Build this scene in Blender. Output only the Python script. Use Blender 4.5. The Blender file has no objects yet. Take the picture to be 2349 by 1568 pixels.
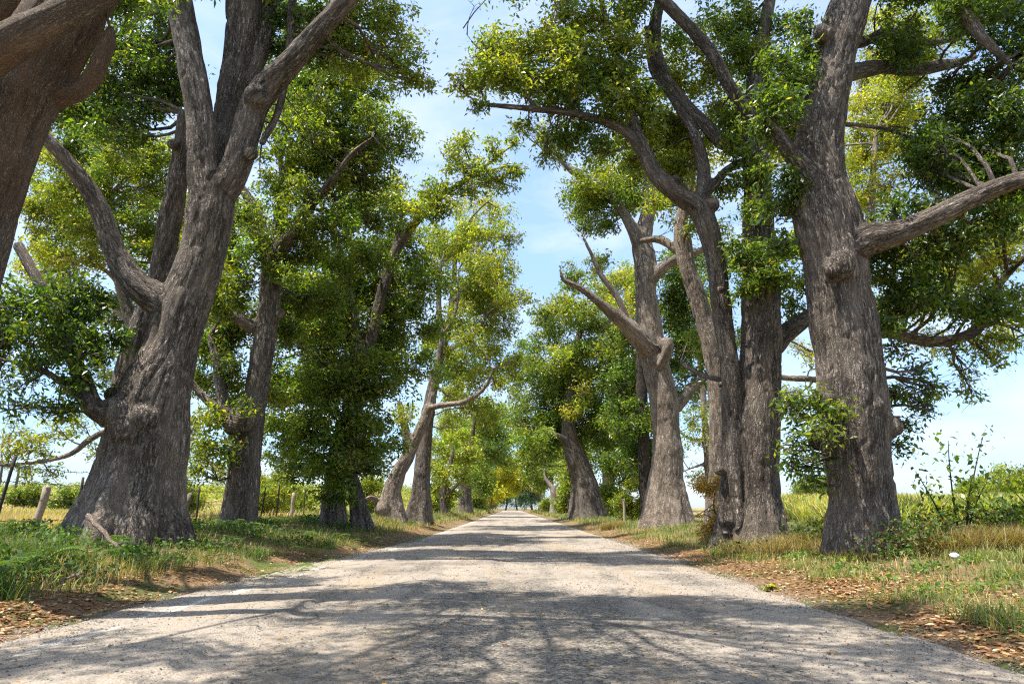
import bpy, math, random
import numpy as np
from mathutils import Vector

sc = bpy.context.scene
COL = sc.collection
R = math.radians
rng = np.random.default_rng(7)

# ------------------------------------------------------------------ camera
PITCH, FPX, CXP, CYP, EYE = R(13.64), 1566.0, 1174.5, 784.0, 1.1
cam = bpy.data.cameras.new("camera")
cam.lens, cam.sensor_width, cam.clip_start, cam.clip_end = 24.0, 36.0, 0.05, 3000
camo = bpy.data.objects.new("camera", cam)
COL.objects.link(camo)
camo.location = (0, 0, EYE)
camo.rotation_euler = (math.pi / 2 + PITCH, 0, 0)
sc.camera = camo

# ------------------------------------------------------------------ sun, sky, exposure
SUN_EL, SUN_AZ = R(70), R(118)          # azimuth measured from +Y towards -X
sun_dir = Vector((-math.sin(SUN_AZ) * math.cos(SUN_EL), math.cos(SUN_AZ) * math.cos(SUN_EL), math.sin(SUN_EL)))
sl = bpy.data.lights.new("sun", 'SUN')
sl.energy, sl.angle, sl.color = 3.6, R(0.55), (1.0, 0.955, 0.88)
so = bpy.data.objects.new("sun", sl)
so.rotation_euler = (-sun_dir).to_track_quat('-Z', 'Y').to_euler()
so.location = (0, 0, 60)
COL.objects.link(so)
sc.view_settings.view_transform = 'Standard'
sc.view_settings.look = 'None'
sc.view_settings.exposure = 1.5
sc.view_settings.gamma = 1.0
sc.view_settings.use_curve_mapping = False
sc.cycles.use_denoising = False      # the grain of an undenoised picture keeps bark and leaves crisp
sc.cycles.pixel_filter_type = 'BLACKMAN_HARRIS'
sc.cycles.filter_width = 1.2
sc.cycles.max_bounces = 8
sc.cycles.diffuse_bounces = 4
sc.cycles.transmission_bounces = 6
sc.cycles.sample_clamp_indirect = 6

w = bpy.data.worlds.new("World")
sc.world = w
w.use_nodes = True
nt = w.node_tree
nt.nodes.clear()


def N(t, typ, **kw):
    n = t.nodes.new(typ)
    for k, v in kw.items():
        if k == 'inp':
            for i, val in v.items():
                n.inputs[i].default_value = val
        else:
            setattr(n, k, v)
    return n


def ramp(t, stops, interp='LINEAR'):
    n = t.nodes.new('ShaderNodeValToRGB')
    n.color_ramp.interpolation = interp
    el = n.color_ramp.elements
    while len(el) < len(stops):
        el.new(0.5)
    for e, (p, c) in zip(el, stops):
        e.position = p
        e.color = (*c, 1) if not isinstance(c, (int, float)) else (c, c, c, 1)
    return n


sky = N(nt, 'ShaderNodeTexSky', sky_type='NISHITA', sun_disc=False, sun_elevation=SUN_EL, sun_rotation=-SUN_AZ,
        altitude=0, air_density=1.0, dust_density=.6, ozone_density=2.5)
tc = N(nt, 'ShaderNodeTexCoord')
mp = N(nt, 'ShaderNodeMapping', inp={'Scale': (1, 1, 2.6), 'Location': (0.35, 0.2, 0.1)})
cn = N(nt, 'ShaderNodeTexNoise', inp={'Scale': 4.2, 'Detail': 9.0, 'Roughness': 0.58, 'Distortion': 0.4})
cr = ramp(nt, [(0.42, 0.22), (0.70, 1.0)])
sep = N(nt, 'ShaderNodeSeparateXYZ')
low = ramp(nt, [(0.0, 0.55), (0.25, 0.65), (0.75, 0.4)])
cm = N(nt, 'ShaderNodeMath', operation='MULTIPLY')
mx = N(nt, 'ShaderNodeMix', data_type='RGBA', inp={7: (3.05, 3.08, 3.1, 1)})
bg = N(nt, 'ShaderNodeBackground', inp={'Strength': 0.15})
wo = N(nt, 'ShaderNodeOutputWorld')
L = nt.links.new
zen_fill = ramp(nt, [(0.60, 0.0), (0.90, 0.8)])          # unseen white veil added overhead to neutralise and lift the shade
cx = N(nt, 'ShaderNodeMath', operation='MAXIMUM')
L(tc.outputs['Generated'], mp.inputs[0]); L(mp.outputs[0], cn.inputs['Vector']); L(cn.outputs[0], cr.inputs[0])
L(tc.outputs['Generated'], sep.inputs[0]); L(sep.outputs[2], low.inputs[0])
L(cr.outputs[0], cm.inputs[0]); L(low.outputs[0], cm.inputs[1])
hz = ramp(nt, [(0.0, (.36, .46, .62)), (0.10, (.42, .53, .68)), (0.35, (.66, .74, .82)), (0.75, (1.0, 1.0, 1.0))])
hm = N(nt, 'ShaderNodeMix', data_type='RGBA', blend_type='MULTIPLY', inp={0: 1.0})
L(sep.outputs[2], hz.inputs[0]); L(sky.outputs[0], hm.inputs[6]); L(hz.outputs[0], hm.inputs[7])
L(sep.outputs[2], zen_fill.inputs[0]); L(cm.outputs[0], cx.inputs[0]); L(zen_fill.outputs[0], cx.inputs[1])
L(cx.outputs[0], mx.inputs[0]); L(hm.outputs[2], mx.inputs[6]); L(mx.outputs[2], bg.inputs[0]); L(bg.outputs[0], wo.inputs[0])


# ------------------------------------------------------------------ maths helpers
def P(px, py, Y):
    """Point of the world at forward distance Y seen at (px, py) of the 2349 px wide photograph."""
    dx, dy = (px - CXP) / FPX, -(py - CYP) / FPX
    d = np.array([dx, math.cos(PITCH) - dy * math.sin(PITCH), math.sin(PITCH) + dy * math.cos(PITCH)])
    t = Y / d[1]
    return np.array([0, 0, EYE]) + t * d, t / FPX        # point, metres per pixel


def smooth(x):
    x = np.clip(x, 0, 1)
    return x * x * (3 - 2 * x)


def _hash(ix, iy, iz, s):
    h = (ix * 374761393 + iy * 668265263 + iz * 2147483647 + s * 974634777) & 0xFFFFFFFF
    h = ((h ^ (h >> 13)) * 1274126177) & 0xFFFFFFFF
    h = ((h ^ (h >> 16)) * 2246822519) & 0xFFFFFFFF
    return ((h ^ (h >> 15)) & 0xFFFFFF) / float(0xFFFFFF)


def vnoise(p, seed=0):
    p = np.asarray(p, float)
    i = np.floor(p).astype(np.int64)
    f = p - i
    u = f * f * (3 - 2 * f)
    out = 0
    for a in (0, 1):
        for b in (0, 1):
            for c in (0, 1):
                wgt = (u[:, 0] if a else 1 - u[:, 0]) * (u[:, 1] if b else 1 - u[:, 1]) * (u[:, 2] if c else 1 - u[:, 2])
                out = out + wgt * _hash(i[:, 0] + a, i[:, 1] + b, i[:, 2] + c, seed)
    return out * 2 - 1


def fbm(p, o=3, seed=0):
    s, a, t = 0, 1.0, 0
    p = np.asarray(p, float)
    for k in range(o):
        s = s + a * vnoise(p * (2.03 ** k) + 13.7 * k, seed + k)
        t += a
        a *= 0.5
    return s / t


def n2(x, y, sc_, seed=0, o=2):
    x = np.asarray(x, float)
    return fbm(np.stack([x * sc_, np.asarray(y, float) * sc_, np.zeros_like(x) + .5], -1), o, seed)


def unit(v):
    return v / np.maximum(np.linalg.norm(v, axis=-1, keepdims=True), 1e-9)


# ------------------------------------------------------------------ mesh helpers
def make_mesh(name, verts, faces, col=None, mats=(), matidx=None, smooth_=False, pattr=None):
    """faces: list of (n,k) index arrays; col: one colour per face."""
    me = bpy.data.meshes.new(name)
    verts = np.asarray(verts, np.float32)
    me.vertices.add(len(verts))
    me.vertices.foreach_set('co', verts.ravel())
    loops = np.concatenate([np.asarray(f, np.int32).ravel() for f in faces])
    tot = np.concatenate([np.full(len(f), np.asarray(f).shape[1], np.int32) for f in faces])
    st = np.concatenate([[0], np.cumsum(tot)[:-1]]).astype(np.int32)
    me.loops.add(len(loops))
    me.loops.foreach_set('vertex_index', loops)
    me.polygons.add(len(tot))
    me.polygons.foreach_set('loop_start', st)
    for m in mats:
        me.materials.append(m)
    if matidx is not None:
        me.polygons.foreach_set('material_index', np.asarray(matidx, np.int32))
    if smooth_ is not False:
        me.polygons.foreach_set('use_smooth', np.full(len(tot), True) if smooth_ is True else smooth_)
    me.update(calc_edges=True)
    if col is not None:
        a = me.attributes.new('tint', 'FLOAT_COLOR', 'FACE')
        c = np.ones((len(tot), 4), np.float32)
        c[:, :3] = col
        a.data.foreach_set('color', c.ravel())
    if pattr is not None:
        a = me.attributes.new('bark', 'FLOAT_VECTOR', 'POINT')
        a.data.foreach_set('vector', np.asarray(pattr, np.float32).ravel())
    return me


def link(name, me, parent=None, loc=None):
    o = bpy.data.objects.new(name, me)
    COL.objects.link(o)
    if parent is not None:
        o.parent = parent
    if loc is not None:
        o.location = loc
    return o


def tag(o, label=None, cat=None, group=None, kind=None):
    for k, v in (('label', label), ('category', cat), ('group', group), ('kind', kind)):
        if v:
            o[k] = v
    return o


def empty(name, loc):
    o = bpy.data.objects.new(name, None)
    o.empty_display_size = 0.3
    o.location = loc
    COL.objects.link(o)
    return o


def local(me, loc):
    """Shift mesh data so it sits under a parent placed at loc."""
    co = np.empty(len(me.vertices) * 3, np.float32)
    me.vertices.foreach_get('co', co)
    co = co.reshape(-1, 3) - np.asarray(loc, np.float32)
    me.vertices.foreach_set('co', co.ravel())
    me.update()
    return me


def catmull(pts, step):
    """pts (n, d) -> dense samples along a Catmull-Rom spline."""
    pts = np.asarray(pts, float)
    p = np.vstack([2 * pts[0] - pts[1], pts, 2 * pts[-1] - pts[-2]])
    p[0, 3:], p[-1, 3:] = pts[0, 3:], pts[-1, 3:]
    out = []
    for i in range(1, len(p) - 2):
        n = max(2, int(np.linalg.norm(p[i + 1, :3] - p[i, :3]) / step))
        t = np.linspace(0, 1, n, endpoint=False)[:, None]
        a, b, c, d = p[i - 1], p[i], p[i + 1], p[i + 2]
        out.append(.5 * (2 * b + (c - a) * t + (2 * a - 5 * b + 4 * c - d) * t ** 2 + (3 * b - a - 3 * c + d) * t ** 3))
    out.append(pts[-1:])
    return np.vstack(out)


def frames(c):
    t = unit(np.gradient(c, axis=0))
    n1 = np.zeros_like(t)
    ref = np.array([0, -1.0, 0])
    v = ref - t[0] * ref.dot(t[0])
    if np.linalg.norm(v) < .2:
        v = np.cross(t[0], [1, 0, 0])
    n1[0] = v / np.linalg.norm(v)
    for i in range(1, len(t)):
        v = n1[i - 1] - t[i] * n1[i - 1].dot(t[i])
        n1[i] = v / max(np.linalg.norm(v), 1e-9)
    return t, n1, np.cross(t, n1)


class Tubes:
    """Collects tapered tubes into one vertex / face pool."""
    def __init__(self):
        self.v, self.q, self.t, self.n = [], [], [], 0
        self.bark = []

    def add(self, c, r, sides=5, cap=True):
        c = np.asarray(c, float); r = np.asarray(r, float)
        t, n1, nb = frames(c)
        a = np.linspace(0, 2 * math.pi, sides, endpoint=False)
        ring = c[:, None] + r[:, None, None] * (np.cos(a)[None, :, None] * n1[:, None] + np.sin(a)[None, :, None] * nb[:, None])
        m = len(c)
        s = np.concatenate([[0], np.cumsum(np.linalg.norm(np.diff(c, axis=0), axis=1))]) + self.n * .37
        bk = np.stack([np.broadcast_to(np.cos(a), (m, sides)) * r[:, None], np.broadcast_to(np.sin(a), (m, sides)) * r[:, None],
                       np.broadcast_to(s[:, None], (m, sides))], -1)
        self.v.append(ring.reshape(-1, 3)); self.bark.append(bk.reshape(-1, 3))
        i = np.arange(m - 1)[:, None] * sides + np.arange(sides)[None]
        j = np.arange(m - 1)[:, None] * sides + (np.arange(sides)[None] + 1) % sides
        q = np.stack([i, j, j + sides, i + sides], -1).reshape(-1, 4) + self.n
        self.q.append(q)
        k = self.n + m * sides
        if cap:
            self.v.append(np.array([c[0] - t[0] * r[0] * .3, c[-1] + t[-1] * r[-1] * .5])); self.bark.append(np.array([[0, 0, s[0]], [0, 0, s[-1]]]))
            s0 = np.arange(sides); s1 = (s0 + 1) % sides
            self.t.append(np.stack([np.full(sides, k), s1 + self.n, s0 + self.n], -1))
            e = self.n + (m - 1) * sides
            self.t.append(np.stack([np.full(sides, k + 1), s0 + e, s1 + e], -1))
            k += 2
        self.n = k

    def arrays(self):
        f = [np.vstack(self.q)]
        if self.t:
            f.append(np.vstack(self.t))
        return np.vstack(self.v), f

    def mesh(self, name, mat):
        v, f = self.arrays()
        return make_mesh(name, v, f, mats=[mat], smooth_=True, pattr=np.vstack(self.bark))


# ------------------------------------------------------------------ materials
def new_mat(name):
    m = bpy.data.materials.new(name)
    m.use_nodes = True
    m.node_tree.nodes.clear()
    return m, m.node_tree


def math_n(t, op, a, b=None, clamp=False):
    n = N(t, 'ShaderNodeMath', operation=op, use_clamp=clamp)
    for i, x in enumerate((a, b)):
        if x is None:
            continue
        if isinstance(x, (int, float)):
            n.inputs[i].default_value = x
        else:
            t.links.new(x, n.inputs[i])
    return n.outputs[0]


def mixc(t, fac, a, b, blend='MIX'):
    n = N(t, 'ShaderNodeMix', data_type='RGBA', blend_type=blend)
    for i, x in ((0, fac), (6, a), (7, b)):
        if isinstance(x, (int, float)):
            n.inputs[i].default_value = x
        elif isinstance(x, tuple):
            n.inputs[i].default_value = (*x, 1)
        else:
            t.links.new(x, n.inputs[i])
    return n.outputs[2]


def noise(t, vec, scale, detail=4, rough=.55, dist=0.0, mapscale=None):
    if mapscale:
        m = N(t, 'ShaderNodeMapping', inp={'Scale': mapscale})
        t.links.new(vec, m.inputs[0]); vec = m.outputs[0]
    n = N(t, 'ShaderNodeTexNoise', inp={'Scale': scale, 'Detail': detail, 'Roughness': rough, 'Distortion': dist})
    t.links.new(vec, n.inputs['Vector'])
    return n


def rampv(t, val, stops):
    n = ramp(t, stops)
    t.links.new(val, n.inputs[0])
    return n.outputs[0]


def bark_mat(name, plate, plate2, crack, moss, size=1.0, depth=1.0, crackw=.14):
    m, t = new_mat(name)
    at = N(t, 'ShaderNodeAttribute', attribute_name='bark')
    vec = at.outputs['Vector']
    wob = noise(t, vec, 6 / size, 4, .65)
    wv = N(t, 'ShaderNodeVectorMath', operation='MULTIPLY_ADD', inp={1: (.085 * size, .085 * size, .30 * size), 2: (0, 0, 0)})
    t.links.new(wob.outputs['Color'], wv.inputs[0]); t.links.new(vec, wv.inputs[2])
    mpn = N(t, 'ShaderNodeMapping', inp={'Scale': (24 / size, 24 / size, 4.2 / size)})
    t.links.new(wv.outputs[0], mpn.inputs[0])
    vo = N(t, 'ShaderNodeTexVoronoi', feature='DISTANCE_TO_EDGE', inp={'Scale': 1.0})
    t.links.new(mpn.outputs[0], vo.inputs['Vector'])
    vc = N(t, 'ShaderNodeTexVoronoi', feature='F1', inp={'Scale': 1.0})
    t.links.new(mpn.outputs[0], vc.inputs['Vector'])
    fib = noise(t, wv.outputs[0], 1.0, 5, .65, 0, (60 / size, 60 / size, 7 / size))
    big = noise(t, vec, 1.1, 4, .6)
    gouge = noise(t, wv.outputs[0], 1.0, 3, .6, .6, (9 / size, 9 / size, 1.1 / size))
    edge = rampv(t, vo.outputs['Distance'], [(0.0, 0.0), (crackw, 0.55), (crackw * 2, 1.0)])
    fis = noise(t, wv.outputs[0], 1.0, 4, .62, .9, (12 / size, 12 / size, 1.9 / size))
    rid = rampv(t, math_n(t, 'ABSOLUTE', math_n(t, 'SUBTRACT', fis.outputs[0], .5)), [(0.0, 0.0), (.022, .35), (.075, 1.0)])
    gr = rampv(t, gouge.outputs[0], [(0.36, 0.0), (0.50, 1.0)])
    h = math_n(t, 'MULTIPLY', math_n(t, 'MULTIPLY', math_n(t, 'ADD', math_n(t, 'MULTIPLY', edge, .7), .3), rid), math_n(t, 'ADD', math_n(t, 'MULTIPLY', gr, .45), .55))
    sepc = N(t, 'ShaderNodeSeparateColor'); t.links.new(vc.outputs['Color'], sepc.inputs[0])
    c1 = mixc(t, sepc.outputs[0], plate, plate2)
    c1 = mixc(t, rampv(t, big.outputs[0], [(.38, 0.0), (.62, 1.0)]), c1, moss)
    c1 = mixc(t, math_n(t, 'MULTIPLY', rampv(t, fib.outputs[0], [(.36, 1.0), (.56, 0.0)]), .7), c1, crack)
    c = mixc(t, h, crack, c1)
    stn = noise(t, vec, 1.0, 5, .65, .5, (2.2, 2.2, .55))
    c = mixc(t, math_n(t, 'MULTIPLY', rampv(t, stn.outputs[0], [(.46, 0.0), (.66, 1.0)]), .6), c, moss)
    lich = noise(t, vec, 1.0, 5, .7, 0, (7, 7, 3.5))
    c = mixc(t, math_n(t, 'MULTIPLY', rampv(t, lich.outputs[0], [(.56, 0.0), (.70, 1.0)]), .30), c, plate)
    hh = math_n(t, 'ADD', math_n(t, 'MULTIPLY', h, 1.0), math_n(t, 'MULTIPLY', fib.outputs[0], .55))
    bmp = N(t, 'ShaderNodeBump', inp={'Strength': .9, 'Distance': .065 * depth})
    t.links.new(hh, bmp.inputs['Height'])
    b = N(t, 'ShaderNodeBsdfPrincipled', inp={'Roughness': .88, 'Specular IOR Level': .25})
    t.links.new(c, b.inputs['Base Color']); t.links.new(bmp.outputs[0], b.inputs['Normal'])
    o = N(t, 'ShaderNodeOutputMaterial'); t.links.new(b.outputs[0], o.inputs[0])
    return m


M = {}
M['bark'] = bark_mat('rough grey bark', (.60, .505, .415), (.39, .32, .255), (.030, .023, .017), (.31, .245, .185))
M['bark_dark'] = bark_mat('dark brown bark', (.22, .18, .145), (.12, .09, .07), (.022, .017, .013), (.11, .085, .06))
M['bark_pale'] = bark_mat('pale weathered bark', (.60, .52, .43), (.45, .37, .29), (.08, .06, .045), (.46, .36, .27), 1.1, .7)
M['bark_smooth'] = bark_mat('smooth brown bark', (.50, .42, .33), (.34, .27, .20), (.10, .072, .05), (.33, .205, .125), .34, .9, .10)
M['deadwood'] = bark_mat('bleached dead wood', (.42, .33, .26), (.32, .24, .18), (.12, .08, .06), (.40, .30, .23), .6, .3, .06)


def leaf_mat(name, rough=.36, trans=.50, spec=.55):
    m, t = new_mat(name)
    at = N(t, 'ShaderNodeAttribute', attribute_name='tint')
    b = N(t, 'ShaderNodeBsdfPrincipled', inp={'Roughness': rough, 'Specular IOR Level': spec})
    t.links.new(at.outputs['Color'], b.inputs['Base Color'])
    tr = N(t, 'ShaderNodeBsdfTranslucent')
    t.links.new(mixc(t, 1.0, at.outputs['Color'], (1.95, 2.0, .5), 'MULTIPLY'), tr.inputs[0])
    ms = N(t, 'ShaderNodeMixShader', inp={0: trans})
    t.links.new(b.outputs[0], ms.inputs[1]); t.links.new(tr.outputs[0], ms.inputs[2])
    o = N(t, 'ShaderNodeOutputMaterial'); t.links.new(ms.outputs[0], o.inputs[0])
    return m


M['leaf'] = leaf_mat('leaf')
M['grass'] = leaf_mat('grass blade', .6, .3, .25)
M['litter'] = leaf_mat('dead leaf', .8, .12, .2)


def plain(name, col, rough=.8, var=.25, scale=8, metal=0):
    m, t = new_mat(name)
    tcn = N(t, 'ShaderNodeTexCoord')
    n = noise(t, tcn.outputs['Object'], scale, 5, .6)
    c = mixc(t, n.outputs[0], tuple(x * (1 - var) for x in col), tuple(min(1, x * (1 + var)) for x in col))
    b = N(t, 'ShaderNodeBsdfPrincipled', inp={'Roughness': rough, 'Metallic': metal})
    t.links.new(c, b.inputs['Base Color'])
    bm = N(t, 'ShaderNodeBump', inp={'Strength': .5, 'Distance': .01}); t.links.new(n.outputs[0], bm.inputs['Height'])
    t.links.new(bm.outputs[0], b.inputs['Normal'])
    o = N(t, 'ShaderNodeOutputMaterial'); t.links.new(b.outputs[0], o.inputs[0])
    return m


def ground_mat():
    m, t = new_mat('soil and dry turf')
    g = N(t, 'ShaderNodeNewGeometry'); pos = g.outputs['Position']
    a = noise(t, pos, .9, 6, .62); f = noise(t, pos, 14, 6, .7); d = noise(t, pos, .12, 4, .6)
    soil = mixc(t, f.outputs[0], (.085, .055, .034), (.30, .19, .105))
    green = mixc(t, f.outputs[0], (.05, .06, .02), (.14, .14, .05))
    straw = mixc(t, f.outputs[0], (.26, .18, .075), (.46, .35, .17))
    near = mixc(t, rampv(t, a.outputs[0], [(.46, 0.0), (.60, 1.0)]), soil, green)
    far = mixc(t, rampv(t, d.outputs[0], [(.45, 0.0), (.58, 1.0)]), straw, green)
    s = N(t, 'ShaderNodeSeparateXYZ'); t.links.new(pos, s.inputs[0])
    ax = math_n(t, 'ABSOLUTE', s.outputs[0])
    k = N(t, 'ShaderNodeMapRange', inp={1: 9.0, 2: 12.0, 3: 0.0, 4: 1.0}); t.links.new(ax, k.inputs[0])
    c = mixc(t, k.outputs[0], near, far)
    b = N(t, 'ShaderNodeBsdfPrincipled', inp={'Roughness': .95, 'Specular IOR Level': .1}); t.links.new(c, b.inputs['Base Color'])
    bm = N(t, 'ShaderNodeBump', inp={'Strength': .8, 'Distance': .05}); t.links.new(f.outputs[0], bm.inputs['Height']); t.links.new(bm.outputs[0], b.inputs['Normal'])
    o = N(t, 'ShaderNodeOutputMaterial'); t.links.new(b.outputs[0], o.inputs[0])
    return m


def road_mat():
    m, t = new_mat('worn dusty asphalt')
    g = N(t, 'ShaderNodeNewGeometry'); pos = g.outputs['Position']
    s = N(t, 'ShaderNodeSeparateXYZ'); t.links.new(pos, s.inputs[0])
    X, Yc = s.outputs[0], s.outputs[1]
    patch = noise(t, pos, .55, 6, .62, .6)
    streak = noise(t, pos, 1.0, 5, .6, .3, (1.5, .22, 1))
    fine = noise(t, pos, 55, 4, .75)
    grit = N(t, 'ShaderNodeTexVoronoi', feature='F1', inp={'Scale': 42.0}); t.links.new(pos, grit.inputs['Vector'])
    gritc = N(t, 'ShaderNodeSeparateColor'); t.links.new(grit.outputs['Color'], gritc.inputs[0])
    dust = mixc(t, rampv(t, fine.outputs[0], [(.3, 0.0), (.7, 1.0)]), (.19, .155, .118), (.43, .365, .29))
    asph = mixc(t, gritc.outputs[0], (.065, .056, .046), (.28, .24, .19))
    k = math_n(t, 'ADD', math_n(t, 'MULTIPLY', patch.outputs[0], .55), math_n(t, 'MULTIPLY', streak.outputs[0], .45))
    # more loose dust along the margins
    ed = N(t, 'ShaderNodeMapRange', inp={1: 2.0, 2: 3.7, 3: 0.0, 4: .07}); t.links.new(math_n(t, 'ABSOLUTE', X), ed.inputs[0])
    gx = math_n(t, 'POWER', math_n(t, 'ABSOLUTE', math_n(t, 'DIVIDE', math_n(t, 'ADD', X, .1), 1.9)), 2.0)
    core = math_n(t, 'MAXIMUM', math_n(t, 'SUBTRACT', 1.0, gx), 0.0)
    fy = N(t, 'ShaderNodeMapRange', inp={1: 5.0, 2: 11.0, 3: .13, 4: .02}); t.links.new(Yc, fy.inputs[0])
    kk = math_n(t, 'SUBTRACT', math_n(t, 'ADD', k, ed.outputs[0]), math_n(t, 'MULTIPLY', core, fy.outputs[0]))
    c = mixc(t, rampv(t, kk, [(.43, 0.0), (.53, 1.0)]), asph, dust)
    tan = noise(t, pos, 1.0, 4, .6, .4, (1.1, .16, 1))
    c = mixc(t, math_n(t, 'MULTIPLY', rampv(t, tan.outputs[0], [(.50, 0.0), (.64, 1.0)]), .55), c, (.31, .235, .155))
    stain = noise(t, pos, .8, 4, .6, 1.0, (1, .6, 1))
    c = mixc(t, math_n(t, 'MULTIPLY', rampv(t, stain.outputs[0], [(.58, 0.0), (.70, 1.0)]), .45), c, (.13, .105, .075))
    # dark stones
    st = N(t, 'ShaderNodeTexVoronoi', feature='F1', inp={'Scale': 16.0, 'Randomness': 1.0}); t.links.new(pos, st.inputs['Vector'])
    stc = N(t, 'ShaderNodeSeparateColor'); t.links.new(st.outputs['Color'], stc.inputs[0])
    stm = math_n(t, 'MULTIPLY', math_n(t, 'LESS_THAN', st.outputs['Distance'], .22), math_n(t, 'GREATER_THAN', stc.outputs[1], .72))
    c = mixc(t, math_n(t, 'MULTIPLY', stm, .6), c, (.10, .09, .08))
    # worn edge line
    wob = noise(t, pos, 1.0, 3, .6)
    lx = math_n(t, 'ADD', math_n(t, 'ADD', X, N(t, 'ShaderNodeValue').outputs[0]), math_n(t, 'MULTIPLY', wob.outputs[0], .10))
    lc = N(t, 'ShaderNodeMapRange', inp={1: 8.0, 2: 22.0, 3: -3.66, 4: -3.02}); t.links.new(Yc, lc.inputs[0])
    band = math_n(t, 'LESS_THAN', math_n(t, 'ABSOLUTE', math_n(t, 'SUBTRACT', lx, lc.outputs[0])), .10)
    wear = noise(t, pos, 1.0, 5, .75, .2, (6.0, .9, 1))
    wm = math_n(t, 'MULTIPLY', band, rampv(t, wear.outputs[0], [(.47, 0.0), (.60, .7)]))
    c = mixc(t, wm, c, (.66, .63, .56))
    cr = N(t, 'ShaderNodeTexVoronoi', feature='DISTANCE_TO_EDGE', inp={'Scale': 1.0})
    cm_ = N(t, 'ShaderNodeMapping', inp={'Scale': (1.1, .5, 1)})
    wv = N(t, 'ShaderNodeVectorMath', operation='MULTIPLY_ADD', inp={1: (.5, .5, 0)})
    cw = noise(t, pos, 3.0, 5, .7)
    t.links.new(cw.outputs['Color'], wv.inputs[0]); t.links.new(pos, wv.inputs[2]); t.links.new(wv.outputs[0], cm_.inputs[0]); t.links.new(cm_.outputs[0], cr.inputs['Vector'])
    crm = math_n(t, 'MULTIPLY', math_n(t, 'LESS_THAN', cr.outputs['Distance'], .011), rampv(t, patch.outputs[0], [(.47, .8), (.56, 0.0)]))
    c = mixc(t, crm, c, (.09, .08, .07))
    b = N(t, 'ShaderNodeBsdfPrincipled', inp={'Roughness': .9, 'Specular IOR Level': .25}); t.links.new(c, b.inputs['Base Color'])
    hh = math_n(t, 'ADD', math_n(t, 'MULTIPLY', grit.outputs['Distance'], -.8), math_n(t, 'MULTIPLY', fine.outputs[0], .6))
    bm = N(t, 'ShaderNodeBump', inp={'Strength': .75, 'Distance': .022}); t.links.new(hh, bm.inputs['Height']); t.links.new(bm.outputs[0], b.inputs['Normal'])
    o = N(t, 'ShaderNodeOutputMaterial'); t.links.new(b.outputs[0], o.inputs[0])
    return m


M['ground'] = ground_mat()
M['road'] = road_mat()
M['iron'] = plain('rusty iron', (.045, .033, .028), .75, .4, 30, .3)
M['post'] = plain('weathered post wood', (.34, .27, .20), .9, .35, 14)
M['postgreen'] = plain('mossy post wood', (.16, .15, .09), .9, .35, 14)
M['white'] = plain('white litter', (.75, .75, .74), .6, .1, 20)
M['stone'] = leaf_mat('stone', .9, 0.0, .2)


# ------------------------------------------------------------------ terrain and road
def edgeL(y):
    return np.interp(y, [0, 9, 13, 18, 30, 60, 500], [-4.65, -4.65, -4.5, -4.05, -3.7, -3.6, -3.6])


def edgeR(y):
    return np.interp(y, [0, 500], [3.82, 3.7])


def ground(x, y):
    x = np.asarray(x, float); y = np.asarray(y, float)
    dl, dr = edgeL(y) - x, x - edgeR(y)
    z = np.where(dl > 0, .42 * smooth(dl / 3.6) + .12 * smooth(dl / .5), 0)
    z = z + np.where(dr > 0, .24 * smooth(dr / 4.5) + .08 * smooth(dr / .6) + .12 * smooth((dr - 4) / 7), 0)
    z = z + np.where((dl < -.35) & (dr < -.35), -.07, 0)
    out = np.maximum(dl, dr)
    z = z + np.where(out > 0, .05 * n2(x, y, .8, 3) * smooth(out / .8) + .12 * n2(x, y, .21, 5) * smooth(out / 3), 0)
    # low hill far off on the open side, gentle rise behind the cane
    k = smooth((-x / np.maximum(y, 1) - .02) / .18) * smooth((y - 75) / 130)
    z = z + 6.0 * k * (1 + .35 * n2(x, y, .012, 8))
    k = smooth((x / np.maximum(y, 1) - .1) / .2) * smooth((y - 20) / 60)
    return z + .5 * k


def axis(parts):
    return np.unique(np.concatenate([np.arange(*p) for p in parts]).round(3))


def grid_mesh(xs, ys, zf):
    gx, gy = np.meshgrid(xs, ys)
    v = np.stack([gx.ravel(), gy.ravel(), zf(gx.ravel(), gy.ravel())], -1)
    i = (np.arange(len(ys) - 1)[:, None] * len(xs) + np.arange(len(xs) - 1)[None]).ravel()
    return v, np.stack([i, i + 1, i + 1 + len(xs), i + len(xs)], -1)


xs = axis([(-900, -120, 30), (-120, -30, 4), (-30, -13, .8), (-13, 13, .2), (13, 30, .8), (30, 120, 4), (120, 901, 30)])
ys = axis([(-30, 1, 1.5), (1, 30, .25), (30, 70, 1), (70, 260, 4), (260, 1500, 40)])
gv, gf = grid_mesh(xs, ys, ground)
tag(link('ground', make_mesh('ground', gv, [gf], mats=[M['ground']], smooth_=True)), kind='structure')


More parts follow.
